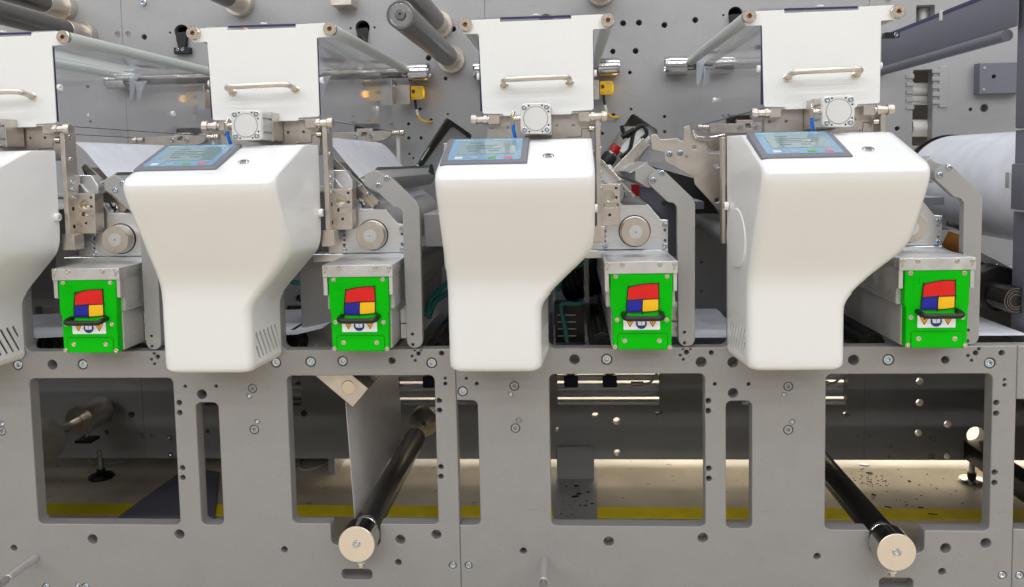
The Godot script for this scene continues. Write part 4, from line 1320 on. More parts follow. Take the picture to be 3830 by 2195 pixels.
# ---- cranked grey arm standing on the sill, with its blade bar to the rear
func build_arm() -> Node3D:
	var t := thing("blade_arm", "cranked grey steel arm standing on the frame sill, " + NEAR[2], "machine arm", "cranked grey arms")
	var z := -0.003
	var s := func(a, b) -> Vector2: return L2(2, a, b, z)
	var o := rpoly([s.call(2539, 1294), s.call(2600, 1294), s.call(2601, 763), s.call(2592, 742), s.call(2490, 644), s.call(2463, 632), s.call(2426, 662), s.call(2428, 690), s.call(2500, 757), s.call(2521, 760), s.call(2534, 775)],
		[0.016, 0.016, 0.006, 0.012, 0.01, 0.008, 0.01, 0.012, 0.006, 0.006, 0.006], 5)
	part(t, "arm_plate", plate([o, circ(s.call(2561, 1241), 0.0030, 14), circ(s.call(2561, 1281), 0.0030, 14)], z, z - 0.016, 0.0007), M["arm_grey"])
	for e in [[2476, 648], [2444, 675]]:
		var c: Vector2 = s.call(e[0], e[1])
		screw(t, Vector3(c.x, c.y, z + 0.0035), 0.0056, M["zinc"], "button")
	# channel bar running back
	var c: Vector2 = s.call(2440, 655)
	part(t, "blade_bar", plate([rpoly([c + Vector2(-0.030, 0.010), c + Vector2(-0.008, 0.020), c + Vector2(0.018, 0.004), c + Vector2(-0.004, -0.026), c + Vector2(-0.030, -0.010)], 0.002, 2)], -0.0195, -0.62, 0.001), M["arm_grey"])
	part(t, "blade", sheet([c + Vector2(-0.040, 0.004), c + Vector2(-0.006, 0.0235)], -0.62, -0.024, 0.0022), M["aluminium"])
	return t

# ---- safety sensor, bracket and cable on the rear frame
func build_sensor() -> Node3D:
	var t := thing("safety_sensor", "yellow safety sensor with lit end and black-yellow cable, " + NEAR[2], "sensor", "yellow safety sensors on the rear frame")
	var z := ZB + 0.045
	var s := func(a, b, zz) -> Vector3: return L(1, a, b, zz)
	var a: Vector3 = s.call(1536, 373, z)
	var b: Vector3 = s.call(1583, 321, z)
	var body := part(t, "sensor_body", plate([rrect(a.x, a.y, b.x, b.y, 0.005, 4)], z, z - 0.018, 0.0012), M["sensor_yellow"])
	for e in [[1566, 330], [1566, 361]]:
		var c: Vector3 = s.call(e[0], e[1], z)
		screw(body, c + Vector3(0, 0, 0.0012), 0.0042, M["nickel"])
	part(body, "printing", bar(Vector3(a.x + 0.003, b.y - 0.020, z), Vector3(a.x + 0.012, b.y - 0.010, z + 0.0002), 0.0), M["sensor_print"])
	part(body, "printing", bar(Vector3(a.x + 0.003, a.y + 0.004, z), Vector3(a.x + 0.012, a.y + 0.0055, z + 0.0002), 0.0), M["sensor_print"])
	part(body, "signal_light", bar(Vector3(b.x - 0.0025, a.y + 0.008, z - 0.010), Vector3(b.x + 0.0006, b.y - 0.010, z + 0.0005), 0.0006), M["led_yellow"])
	var lt := OmniLight3D.new()
	lt.name = "signal_glow"
	lt.light_color = Color(1.0, 0.7, 0.08)
	lt.light_energy = 0.0003
	lt.light_size = 0.006
	lt.shadow_enabled = true
	t.add_child(lt)
	lt.position = Vector3(b.x + 0.008, (a.y + b.y) / 2, z - 0.004)
	part(t, "sensor_end", bar(Vector3(a.x - 0.007, a.y + 0.001, z - 0.016), Vector3(a.x - 0.0006, b.y - 0.001, z - 0.002), 0.0008), M["cover_red"])
	var c0: Vector3 = s.call(1468, 393, z)
	var c1: Vector3 = s.call(1532, 318, z)
	var br := part(t, "bracket", plate([rrect(c0.x + 0.010, c0.y, c1.x, c1.y, 0.003)], z + 0.004, z + 0.0015, 0.0005), M["nickel"])
	for e in [[1515, 332], [1515, 362]]:
		var c: Vector3 = s.call(e[0], e[1], z + 0.004)
		screw(br, c + Vector3(0, 0, 0.001), 0.0036, M["nickel"])
	part(br, "bracket_flange", bar(Vector3(c0.x + 0.0085, c0.y + 0.001, z - 0.02), Vector3(c0.x + 0.0105, c1.y + 0.012, z + 0.05), 0.0004), M["nickel"])
	var spa := part(br, "spacer", cyl(0.004, 0, 0.003, 0.0004, 16), M["white_plastic"], Vector3(c0.x + 0.0105, c1.y - 0.005, z + 0.030), along(Vector3.ZERO, Vector3(1, 0, 0)).basis)
	var p: Vector3 = s.call(1552, 372, z - 0.008)
	part(t, "cable", tube(smooth_path([p, p + Vector3(0.0005, -0.012, 0), p + Vector3(0.003, -0.028, 0.001)], 4), 0.0036, 10), M["black"])
	part(t, "cable_tag", tube([p + Vector3(0.003, -0.028, 0.001), p + Vector3(0.0065, -0.043, 0.0)], 0.0032, 10), M["white_plastic"])
	part(t, "cable", tube(smooth_path([p + Vector3(0.0065, -0.043, 0.0), p + Vector3(0.012, -0.054, -0.003), p + Vector3(0.022, -0.060, -0.010), p + Vector3(0.034, -0.0615, -0.022), p + Vector3(0.044, -0.059, -0.045)], 5), 0.0030, 10), M["cable_yellow"])
	return t

# ---- carriage at the rear frame, seen between the stations
func build_rear_carriage() -> Node3D:
	var t := thing("rear_carriage", "nickel-plated rear carriage bar with two screws and a knurled knob, " + NEAR[2], "machine carriage", "rear carriages on the far frame")
	var z := ZB + 0.07
	var s := func(a, b) -> Vector2: return L2(1, a, b, z)
	part(t, "bar", plate([rpoly([s.call(1224, 530), s.call(1420, 528), s.call(1448, 520), s.call(1470, 500), s.call(1466, 488), s.call(1372, 492), s.call(1370, 512), s.call(1350, 512), s.call(1350, 495), s.call(1224, 497)], 0.001, 2)], z, z - 0.02, 0.0006), M["nickel"])
	for e in [[1330, 511], [1386, 510]]:
		var c: Vector2 = s.call(e[0], e[1])
		screw(t, Vector3(c.x, c.y, z + 0.003), 0.0062, M["zinc"])
	part(t, "stop_block", bar(Vector3(s.call(1325, 495).x, s.call(1325, 495).y, z - 0.045), Vector3(s.call(1384, 480).x, s.call(1384, 480).y, z - 0.022), 0.001), M["nickel"])
	var k := L(1, 1512, 497, z)
	part(t, "knob", rod(k, k + Vector3(-0.013, 0, 0), 0.0092, 0.001, 22), M["nickel_bright"])
	part(t, "knob_stem", rod(k + Vector3(-0.0135, 0, 0), k + Vector3(-0.034, 0, 0), 0.0072, 0.0006, 18), M["nickel_bright"])
	part(t, "knob_block", bar(k + Vector3(-0.035, -0.009, -0.012), k + Vector3(-0.052, 0.009, 0.008), 0.0008), M["nickel"])
	var k2 := L(1, 1180, 510, z)
	part(t, "knob", rod(k2, k2 + Vector3(0.013, 0, 0), 0.0092, 0.001, 22), M["nickel"])
	part(t, "knob_stem", rod(k2 + Vector3(0.0135, 0, 0), k2 + Vector3(0.030, 0, 0), 0.0072, 0.0006, 18), M["nickel"])
	part(t, "bar_hanger", bar(Vector3(s.call(1480, 520).x, s.call(1480, 640).y, z - 0.02), Vector3(s.call(1492, 520).x, s.call(1480, 512).y, z - 0.004), 0.0008), M["cylinder_cap"])
	return t
# ====================================================================== rollers, webs and the rest
func idler(label: String, base_px: Vector2, r: float, z_front: float, show_end := true) -> Node3D:
	var t := thing("idler_roller", label, "roller", "idler rollers on the rear frame")
	var b := W(base_px.x, base_px.y, ZB + 0.02)
	t.position = Vector3(b.x, b.y, 0)
	part(t, "collar", lathe([Vector2(0, ZB + 0.0003), Vector2(0.0385, ZB + 0.0003), Vector2(0.0385, ZB + 0.026), Vector2(0.0375, ZB + 0.028), Vector2(0.028, ZB + 0.028)], 44), M["nickel"])
	part(t, "neck", lathe([Vector2(r + 0.0005, ZB + 0.028), Vector2(r + 0.0005, ZB + 0.094), Vector2(r - 0.002, ZB + 0.095)], 40), M["nickel"])
	part(t, "sleeve", lathe([Vector2(r - 0.004, ZB + 0.096), Vector2(r, ZB + 0.097), Vector2(r, z_front - 0.001), Vector2(r - 0.001, z_front), Vector2(r - 0.0035, z_front), Vector2(r - 0.0035, z_front - 0.006)], 44), M["roller_coat"])
	if show_end:
		part(t, "bearing_ring", lathe([Vector2(r - 0.0035, z_front - 0.004), Vector2(r - 0.0042, z_front - 0.001), Vector2(r - 0.0060, z_front - 0.001), Vector2(r - 0.0064, z_front - 0.004), Vector2(r - 0.0080, z_front - 0.004), Vector2(r - 0.0082, z_front - 0.001), Vector2(0.0110, z_front - 0.001), Vector2(0.0108, z_front - 0.005)], 40), M["steel"])
		part(t, "shaft_end", lathe([Vector2(0.0108, z_front - 0.005), Vector2(0.0100, z_front + 0.004), Vector2(0.0092, z_front + 0.0048), Vector2(0.0030, z_front + 0.0048), Vector2(0.0026, z_front), Vector2(0, z_front)], 28), M["roller_coat"])
	return t

func build_upper_things() -> void:
	idler("dark idler roller with its ringed bearing end in full view", Vector2(1687, 222), 0.0275, -0.045)
	idler("dark idler roller partly hidden behind the ringed bearing end", Vector2(1640, 92), 0.0275, -0.045)
	idler("dark roller at the top, its nickel collar left of the vertical seam", Vector2(222, 28), 0.0275, 0.0)
	idler("dark roller with bright ring just below the topmost roller pair", Vector2(300, 128), 0.0275, 0.0)
	idler("dark roller whose collar sits above the white guard's knobs", Vector2(890, 8), 0.0275, 0.0)
	idler("roller collar peeping in at the top above the row of holes", Vector2(2247, -32), 0.0275, 0.0)
	# nickel block at the very top
	var a := W(1236, 20, ZB + 0.06)
	var b := W(1312, -30, ZB + 0.06)
	lone("mounting_block", bar(Vector3(a.x, a.y, ZB + 0.0003), Vector3(b.x, b.y, ZB + 0.06), 0.001), M["nickel"], "square nickel block on the rear frame above the guard", "block")
	# black hooks in the round openings
	for e in [[677, 120, "black hook bracket hanging out of the round opening by the white guard's left knob"], [1355, 104, "black hook bracket in the round opening beside the grey guard tube"], [2752, 52, "black hook bracket in the round opening behind the white guard's knob"]]:
		var t := thing("hook_bracket", e[2], "bracket", "black hook brackets in round openings")
		var z := ZB + 0.012
		var s := func(x, y) -> Vector2: return W2(e[0] + x, e[1] + y, z)
		part(t, "opening_cup", lathe([Vector2(0.0185, -0.004), Vector2(0.0185, -0.060), Vector2(0, -0.060)], 28), M["gap"], Vector3(s.call(0, 0).x, s.call(0, 0).y, ZB))
		part(t, "hook_arm", plate([rpoly([s.call(-24, 3), s.call(20, -2), s.call(18, 28), s.call(14, 60), s.call(-12, 62), s.call(-20, 30)], 0.005, 4)], z, z - 0.016, 0.001), M["black"])
		if e[0] == 677:
			part(t, "hook_foot", bar(W(e[0] - 29, e[1] + 82, z + 0.006), W(e[0] + 29, e[1] + 56, z + 0.006) - Vector3(0, 0, 0.02), 0.001), M["black"])
			for q in [-15, 2]:
				var c := W(e[0] + q, e[1] + 65, z + 0.008)
				screw(t, c, 0.0048, M["zinc"])
		else:
			part(t, "hook_foot", rod(W(e[0] - 4, e[1] + 30, z + 0.004), W(e[0] + 12, e[1] + 52, z + 0.004), 0.006), M["black"])
	# paper web rising between the stations, near edge by the housings
	for k in [0, 1]:
		var t := thing("paper_web", ["white paper web slanting up behind the screen above the levelling foot", "white paper web slanting down to the blade arm above the pivot block"][k], "paper web", "white paper webs between stations")
		var zn := -0.10
		var off := Vector2((k - 1) * PITCH, 0)
		var pts := []
		for p in [[1425, 765], [1400, 733], [1360, 685], [1310, 628], [1275, 586], [1245, 550], [1225, 530], [1205, 517], [1180, 510], [1120, 508]]:
			var c := W2(p[0], p[1], zn)
			pts.append(c + off)
		part(t, "web", sheet(pts, -0.62, zn, 0.0006), M["paper"])
		# steel guide strip under the near edge
		var g := thing("guide_strip", ["steel guide strip with screws under the paper web above the levelling foot", "steel guide strip with screws under the paper web above the pivot block"][k], "guide strip", "guide strips under the paper webs")
		var gz := -0.085
		var ga := W2(1248, 592, gz) + off
		var gb := W2(1418, 752, gz) + off
		var d := (gb - ga).normalized()
		var n := Vector2(-d.y, d.x)
		part(g, "strip", plate([PackedVector2Array([ga, gb, gb - n * 0.012, ga - n * 0.012])], gz, gz - 0.004, 0.0004), M["nickel"])
		part(g, "strip_edge", plate([PackedVector2Array([ga - n * 0.0125, gb - n * 0.0125, gb - n * 0.021, ga + d * 0.02 - n * 0.0212])], gz - 0.001, gz - 0.30, 0.0004), M["nickel_bright"])
		for f in [0.38, 0.62, 0.80]:
			var c := ga.lerp(gb, f) - n * 0.006
			screw(g, Vector3(c.x, c.y, gz + 0.003), 0.0045, M["zinc"], "button")
	# sheet-metal bracket left of the fourth housing
	var t := thing("sheet_bracket", "stained nickel sheet bracket left of the housing with the round cap", "bracket")
	var z := -0.10
	var s := func(x, y) -> Vector2: return W2(x, y, z)
	part(t, "bracket_plate", plate([rpoly([s.call(2434, 506), s.call(2455, 503), s.call(2470, 522), s.call(2538, 519), s.call(2556, 535), s.call(2560, 477), s.call(2580, 468), s.call(2587, 503), s.call(2606, 521), s.call(2640, 521), s.call(2648, 566), s.call(2660, 573), s.call(2712, 576), s.call(2712, 800), s.call(2690, 788), s.call(2600, 690), s.call(2596, 664), s.call(2490, 605), s.call(2482, 570), s.call(2440, 560)], 0.003, 3),
		circ(s.call(2597, 551), 0.0046, 14), circ(s.call(2568, 587), 0.003, 12), circ(s.call(2682, 620), 0.0052, 14), circ(s.call(2683, 750), 0.0052, 14)], z, z - 0.004, 0.0005), M["nickel"])
	part(t, "bent_lip", plate([rpoly([s.call(2582, 472), s.call(2604, 508), s.call(2645, 515), s.call(2712, 500), s.call(2712, 560), s.call(2660, 566), s.call(2640, 530), s.call(2600, 524)], 0.004, 3)], z + 0.012, z + 0.006, 0.002), M["nickel_bright"])
	for e in [[2505, 577], [2544, 573]]:
		var c: Vector2 = s.call(e[0], e[1])
		screw(t, Vector3(c.x, c.y, z + 0.004), 0.0058, M["zinc"], "button")
	part(t, "clear_block", bar(W(2388, 606, z), W(2490, 566, z) + Vector3(0, 0, -0.03), 0.001), M["clear"])
	# light bar and clear strips right of the third housing
	t = thing("strip_holder", "nickel strip holder sloping across the opening with the camera", "strip holder")
	z = -0.30
	var p0 := W2(2418, 530, z)
	var p1 := W2(2305, 648, z)
	var d := (p1 - p0).normalized()
	var n := Vector2(-d.y, d.x) * 0.011
	part(t, "strip", plate([PackedVector2Array([p0 + n, p1 + n, p1 - n, p0 - n])], z, z - 0.012, 0.0008), M["nickel"])
	for f in [0.12, 0.62]:
		var c := p0.lerp(p1, f)
		screw(t, Vector3(c.x, c.y, z + 0.002), 0.0034, M["nickel"])
	part(t, "grip", rod(Vector3(p1.x - 0.006, p1.y - 0.004, z - 0.006), Vector3(p1.x + d.x * 0.03, p1.y + d.y * 0.03, z - 0.006), 0.009), M["black"])
	t = thing("clear_guide", "clear acrylic guide strip slanting down right of the third housing", "guide strip")
	z = -0.04
	p0 = W2(2205, 556, z)
	p1 = W2(2374, 736, z)
	d = (p1 - p0).normalized()
	n = Vector2(-d.y, d.x)
	part(t, "strip", plate([PackedVector2Array([p0 + n * 0.003, p1 + n * 0.003, p1 - n * 0.003, p0 - n * 0.003])], z, z - 0.05, 0.0005), M["nickel_bright"])
	part(t, "clear_edge", plate([PackedVector2Array([p0 - n * 0.0035, p1 - n * 0.0035, p1 - n * 0.011, p0 - n * 0.011])], z, z - 0.004, 0.0003), M["clear"])
	for f in [0.68, 0.92]:
		var c := p0.lerp(p1, f)
		screw(t, Vector3(c.x, c.y, z + 0.003), 0.004, M["zinc"], "button")
	# inspection camera in the third slanted opening
	t = thing("inspection_camera", "white inspection camera with red ring and black cables in the slanted opening", "camera")
	z = ZB + 0.03
	var u0 := W(2348, 496, z)
	var u1 := W(2258, 620, z)
	var ax := (u1 - u0).normalized()
	part(t, "camera_body", moved(box(Vector3(0.040, 0.05, 0.080), 0.003), Transform3D(along(Vector3.ZERO, ax).basis, u0.lerp(u1, 0.42) + Vector3(0.046, 0.004, -0.01))), M["white_plastic"])
	part(t, "cable_plug", rod(W(2374, 486, z + 0.01), W(2326, 514, z + 0.01), 0.008), M["black"])
	part(t, "red_ring", rod(u0.lerp(u1, 0.40), u0.lerp(u1, 0.60), 0.0145), M["cover_red"])
	part(t, "lens", rod(u0.lerp(u1, 0.60), u0.lerp(u1, 0.66), 0.015), M["steel"])
	part(t, "lens_hood", lathe([Vector2(0, 0), Vector2(0.017, 0), Vector2(0.020, 0.006), Vector2(0.020, 0.030), Vector2(0.017, 0.032), Vector2(0, 0.028)], 28), M["black"], u0.lerp(u1, 0.66), along(Vector3.ZERO, ax).basis)
	for e in [[[2410, 470], [2385, 480], [2370, 500], [2355, 560], [2320, 590]], [[2400, 520], [2420, 500], [2405, 470], [2380, 478]], [[2325, 470], [2335, 500], [2350, 510], [2362, 490]]]:
		var pts := []
		for p in e:
			pts.append(W(p[0], p[1], z + 0.01))
		part(t, "cable", tube(smooth_path(pts, 5), 0.0055, 8), M["black"])
	lone("inner_panel", bar(W(2230, 680, ZB - 0.038), W(2490, 470, ZB - 0.038) + Vector3(0, 0, -0.004), 0.001), M["white_plastic"], "pale inner panel behind the inspection camera", "panel")
	# recessed grey panels behind the other slanted openings
	for k in 2:
		var o := W(1690, 470, ZB - 0.05) + Vector3((k - 1) * PITCH, 0, 0)
		lone("recessed_panel", plate([rpoly([Vector2(0, 0), Vector2(0.13, -0.10), Vector2(0.13, -0.30), Vector2(-0.16, -0.30), Vector2(-0.14, -0.18)], 0.01, 3)], 0.0, -0.01, 0.001), M["frame_rear"], ["grey panel recessed behind the slanted opening left of the levelling-foot station", "grey panel recessed behind the slanted opening beside the third screen"][k], "panel", "recessed panels behind the slanted openings", o)
	# a cool status light strip in the opening beside the third housing
	t = thing("light_strip", "thin pale light strip along the edge of the slanted opening", "lamp")
	var m := mat("cool_glow", Color(0.7, 0.95, 1.0), 0.4)
	m.emission_enabled = true
	m.emission = Color(0.75, 0.95, 1.0)
	m.emission_energy_multiplier = 0.6
	part(t, "strip_cover", rod(W(1605, 552, ZB - 0.012), W(1575, 600, ZB - 0.012), 0.0022), M["white_plastic"])
	part(t, "lamp_strip", rod(W(1560, 618, ZB - 0.012), W(1583, 650, ZB - 0.012), 0.0024), m)
	var l := OmniLight3D.new()
	l.name = "strip_light"
	l.light_color = Color(0.7, 0.95, 1.0)
	l.light_energy = 0.0002
	l.light_size = 0.01
	l.shadow_enabled = true
	t.add_child(l)
	l.position = W(1580, 615, ZB + 0.012)
	# small black clip below it
	t = thing("black_clip", "small black plastic clip on the blade bar left of the third housing", "clip")
	part(t, "clip", plate([rpoly([W2(1596, 652, -0.5), W2(1624, 654, -0.5), W2(1616, 616, -0.5), W2(1606, 613, -0.5), W2(1604, 638, -0.5)], 0.001, 2)], -0.5, -0.51, 0.001), M["black"])

# ---- turned end disc, roller and rear cone in the lower windows
func web_roller(label: String, c_front: Vector2, k_mat: String) -> Node3D:
	var t := thing("web_roller", label, "roller", "lower web rollers with end discs")
	var c := W(c_front.x, c_front.y, 0.052)
	t.position = Vector3(c.x, c.y, 0)
	var ed := part(t, "end_disc", lathe([Vector2(0, 0.012), Vector2(0.0340, 0.012), Vector2(0.0348, 0.013), Vector2(0.0348, 0.0512), Vector2(0.0340, 0.052), Vector2(0.0085, 0.052), Vector2(0.0085, 0.049), Vector2(0.0, 0.049)], 56), M["disc"])
	part(ed, "disc_rim", lathe([Vector2(0.0350, 0.0125), Vector2(0.0350, 0.0500)], 56), M["steel"])
	screw(ed, Vector3(0, 0, 0.0515), 0.0068, M["zinc"])
	part(t, "shaft", lathe([Vector2(0.0150, -0.020), Vector2(0.0150, 0.012)], 32), M["black"])
	part(t, "bearing_ring", lathe([Vector2(0.0250, -0.018), Vector2(0.0250, -0.012), Vector2(0.0240, -0.011), Vector2(0.0220, -0.011), Vector2(0.0212, -0.016), Vector2(0.0195, -0.016), Vector2(0.0185, -0.011), Vector2(0.0165, -0.011), Vector2(0.0160, -0.018)], 44), M["steel"])
	part(t, "roller_sleeve", lathe([Vector2(0, -0.54), Vector2(0.026, -0.54), Vector2(0.0265, -0.539), Vector2(0.0265, -0.020), Vector2(0.0258, -0.018), Vector2(0.0, -0.018)], 48), M[k_mat])
	part(t, "shaft_stub", lathe([Vector2(0.0095, -0.62), Vector2(0.0095, -0.54)], 24), M["steel_turned"])
	part(t, "rear_disc", lathe([Vector2(0, -0.70), Vector2(0.0405, -0.70), Vector2(0.041, -0.699), Vector2(0.041, -0.664), Vector2(0.040, -0.662), Vector2(0.012, -0.640), Vector2(0.0, -0.640)], 48), M["steel_turned"])
	# clamp screw under the disc
	var cs := part(t, "clamp_screw", join([rod(Vector3(0.0015, -0.0345, 0.03), Vector3(0.0015, -0.049, 0.03), 0.0052, 0.0004, 16)]), M["zinc"])
	part(t, "clamp_nut", rod(Vector3(0.0015, -0.048, 0.03), Vector3(0.0015, -0.055, 0.03), 0.0066, 0.0006, 6), M["nickel_bright"])
	part(t, "clamp_flange", rod(Vector3(0.0015, -0.0465, 0.03), Vector3(0.0015, -0.0479, 0.03), 0.0072, 0.0003, 20), M["white_plastic"])
	return t

func build_lower_things() -> void:
	web_roller("dark web roller with bright end disc, carrying the grey liner web", Vector2(1332.6, 2036), "roller_coat")
	web_roller("black rubber web roller with bright end disc by the lit floor", Vector2(3356, 2066), "rubber")
	# rear end of a third roller, standing on its flange
	var t := thing("bearing_disc", "bright turned bearing disc with dark shaft in the window of the levelling foot", "bearing")
	var c := W(293, 1573, -0.60)
	t.position = Vector3(c.x, c.y, 0)
	part(t, "disc", lathe([Vector2(0, -0.70), Vector2(0.0410, -0.70), Vector2(0.0415, -0.699), Vector2(0.0415, -0.602), Vector2(0.0405, -0.600), Vector2(0.0, -0.600)], 56), M["steel_turned"])
	part(t, "shaft", rod(Vector3(0.0, 0.0, -0.60), Vector3(0.0, 0.0, -0.46), 0.0115), M["steel_turned"])
	part(t, "roller_sleeve", lathe([Vector2(0, -0.46), Vector2(0.052, -0.46), Vector2(0.055, -0.457), Vector2(0.055, -0.04), Vector2(0, -0.04)], 48), M["liner_cream"])
	part(t, "stem", rod(Vector3(0, -0.040, -0.63), Vector3(0, -0.060, -0.63), 0.006), M["zinc"])
	part(t, "flange", bar(Vector3(-0.024, -0.068, -0.655), Vector3(0.024, -0.060, -0.61), 0.001), M["black"])
	var pts := []
	var zn := 0.0
	# flat grey bay plates facing the aisle beside the lamp units
	for e in [[1131, 1300, 1262, 960, "flat grey plate left of the green lamp unit above the pivot block"], [209, 1012, 330, 905, "flat grey plate above the green lamp unit by the levelling foot"]]:
		var u := W2(e[0], e[1], -0.10)
		var v := W2(e[2], e[3], -0.10)
		lone("bay_plate", plate([PackedVector2Array([u, Vector2(v.x, u.y), v, Vector2(u.x, v.y)])], -0.10, -0.11, 0.0008), M["frame"], e[4], "plate", "flat bay plates")
	# grey liner web hanging behind the second window, up past the sill
	t = thing("liner_web", "grey liner web running down to the dark web roller", "paper web")
	var zl := -0.075
	pts = []
	for p in [[1130, 960], [1140, 1100], [1160, 1250], [1292, 1506], [1300, 1600], [1312, 1760], [1326, 1940]]:
		pass
	var xa := W(1292, 1506, zl).x
	var xb := W(1326, 1940, zl).x
	pts = [Vector2(xa - 0.001, 0.515), Vector2(xa, W(1292, 1506, zl).y), Vector2((xa + xb) / 2, W(1309, 1723, zl).y), Vector2(xb, W(1326, 1940, zl).y)]
	part(t, "web", sheet(pts, -0.56, zl, 0.0006), M["liner"])
	# pivot block turned on its corner
	t = thing("pivot_block", "square-edged nickel pivot block turned on its corner above the dark web roller", "block")
	var z := -0.040
	var p0 := W2(1318, 1522, z)
	var p1 := W2(1377, 1452, z)
	var p2 := W2(1205, 1253, z)
	var wdt := (p1 - p0)
	var long := Vector2(-wdt.y, wdt.x).normalized() * -1.0
	if long.y < 0:
		long = -long
	var len := (p2 - p1).dot(long)
	part(t, "block", plate([PackedVector2Array([p0, p1, p1 + long * len, p0 + long * len])], z, z - 0.045, 0.0008), M["nickel"])
	var pc := W2(1302, 1448, z)
	part(t, "pin", lathe([Vector2(0.0145, 0.0001), Vector2(0.0145, 0.0006), Vector2(0.0135, 0.0014), Vector2(0, 0.0014)], 36), M["nickel_bright"], Vector3(pc.x, pc.y, z))
	part(t, "rear_block", plate([PackedVector2Array([p0 + wdt * 0.2, p1 + wdt * 0.55, p1 + wdt * 0.55 + long * len * 0.8, p0 + long * len * 0.8])], z - 0.0455, z - 0.10, 0.0008), M["roller_coat"])
	# linear rails behind the rear frame's windows
	for k in 4:
		var dx := (k - 2) * PITCH
		var o := W(2084, 1395, ZB - 0.05)
		var r := thing("linear_rail", "polished linear rail with blue clamps behind the rear window, " + ["above the levelling foot", "behind the pivot block", "by the spotted panel", "left of the black rubber roller"][k], "linear rail", "linear rails behind the rear frame", Vector3(o.x + dx - 0.03, o.y, ZB - 0.018))
		for i in 5:
			part(r, "rail_rod", rod(Vector3(0, -0.104 + 0.0235 * i, -0.022), Vector3(0.36, -0.104 + 0.0235 * i, -0.022), [0.009, 0.0075, 0.010, 0.0065, 0.009][i]), M["rail"])
		part(r, "rail_plate", bar(Vector3(0, -0.060, -0.040), Vector3(0.36, -0.030, -0.036), 0.0008), M["rail"])
		for x in [0.05, 0.16]:
			var cl := part(r, "carriage_clamp", bar(Vector3(x, -0.030, -0.012), Vector3(x + 0.040, 0.004, 0.012), 0.003), M["navy"])
			part(cl, "clamp_fitting", rod(Vector3(x + 0.020, 0.004, 0.0), Vector3(x + 0.020, 0.035, 0.0), 0.012), M["brass_dark"])
		part(r, "air_fitting", rod(Vector3(0.24, -0.022, 0.0), Vector3(0.275, -0.022, 0.0), 0.0065), M["nickel_bright"])
		part(r, "air_tube", tube(smooth_path([Vector3(0.275, -0.022, 0.0), Vector3(0.295, -0.018, 0.002), Vector3(0.315, 0.01, 0.002)], 4), 0.0035), M["cable_white"])
	# panel with paint spots standing on the floor in the wide window
	t = thing("floor_panel", "grey panel spotted with black ink lying on the floor in the wide window", "panel")
	var f0 := W(2078, 1675, ZB + 0.004)
	var fa := on_floor(2072, 1958)
	var fb := on_floor(2235, 1945)
	part(t, "panel", plate([PackedVector2Array([Vector2(0, 0), Vector2(fb.x - fa.x, 0), Vector2(fb.x - fa.x + 0.01, 0.36), Vector2(-0.02, 0.36)])], 0.004, 0.0, 0.0005), M["arm_grey"], Vector3(fa.x, FLOOR + 0.0015, fa.z), onto(Vector3.ZERO, Vector3(1, 0, 0), Vector3(0, 0, -1)).basis)
	part(t, "upright", plate([rpoly([Vector2(W(2082, 1690, ZB + 0.01).x, FLOOR + 0.006), Vector2(W(2222, 1690, ZB + 0.01).x, FLOOR + 0.006), W2(2222, 1668, ZB + 0.01), W2(2082, 1668, ZB + 0.01)], [0.0, 0.0, 0.008, 0.008], 4)], ZB + 0.014, ZB + 0.001, 0.001), M["arm_grey"])
	var rng := RandomNumberGenerator.new()
	rng.seed = 4
	for e in [[2165, 1846, 16], [2153, 1856, 20], [2200, 1840, 10], [2118, 1818, 8], [2155, 1816, 14], [2130, 1850, 4], [2105, 1875, 5], [2150, 1874, 5], [2215, 1883, 11], [2190, 1890, 9], [2170, 1890, 8], [2131, 1888, 4], [2100, 1921, 6], [2140, 1904, 4], [2140, 1924, 5], [2108, 1905, 3], [2195, 1872, 8], [2112, 1800, 4], [2140, 1798, 3], [2095, 1805, 4]]:
		var p := on_floor(e[0], e[1], 0.0058)
		var rr: float = e[2] / 1700.0
		var loop := PackedVector2Array()
		for i in 9:
			loop.append(Vector2.from_angle(TAU * i / 9) * rr * rng.randf_range(0.55, 1.0) * Vector2(1.0, 0.9))
		part(t, "ink_spot", plate([loop], 0.0005, 0.0, 0.0), M["dirt"], p, onto(Vector3.ZERO, Vector3(1, 0, 0), Vector3(0, 0, -1)).basis)
	# scraps and scuffs on the floor
	for e in [[3235, 1738, 0.018, 0.012, "paper", "pale offcut of board lying on the lit floor"], [3250, 1768, 0.012, 0.004, "dirt", "dark shred beside the pale offcut on the floor"], [3270, 1850, 0.008, 0.004, "dirt", "dark crumb on the floor beside the rubber roller"], [3322, 1896, 0.010, 0.002, "dirt", "curled dark shaving near the yellow tape"], [3445, 1898, 0.008, 0.003, "dirt", "short dark shaving near the yellow tape"], [3404, 1799, 0.006, 0.004, "dirt", "small dark chip in the middle of the lit floor"], [3490, 1923, 0.012, 0.002, "dirt", "black thread lying on the yellow tape"]]:
		var p := on_floor(e[0], e[1], 0.001)
		var loop := PackedVector2Array()
		for i in 7:
			loop.append(Vector2.from_angle(TAU * i / 7) * rng.randf_range(0.6, 1.0) * Vector2(e[2], e[3]))
		lone("floor_scrap", plate([loop], 0.0018, 0.0, 0.0), M[e[4]], e[5], "scrap", "", p, onto(Vector3.ZERO, Vector3(1, 0.0, 0.3), Vector3(0.3, 0, -1)).basis)
	var crumbs := MB.new()
	for i in 90:
		var p := on_floor(rng.randf_range(3130, 3620), rng.randf_range(1750, 1930), 0.0)
		if rng.randf() < 0.5:
			p = on_floor(rng.randfn(3250, 40), rng.randfn(1800, 14), 0.0)
		crumbs.add(box(Vector3(rng.randf_range(0.001, 0.007), 0.001, rng.randf_range(0.001, 0.003)), 0.0002), Transform3D(Basis(Vector3.UP, rng.randf() * TAU), p + Vector3(0, 0.0005, 0)))
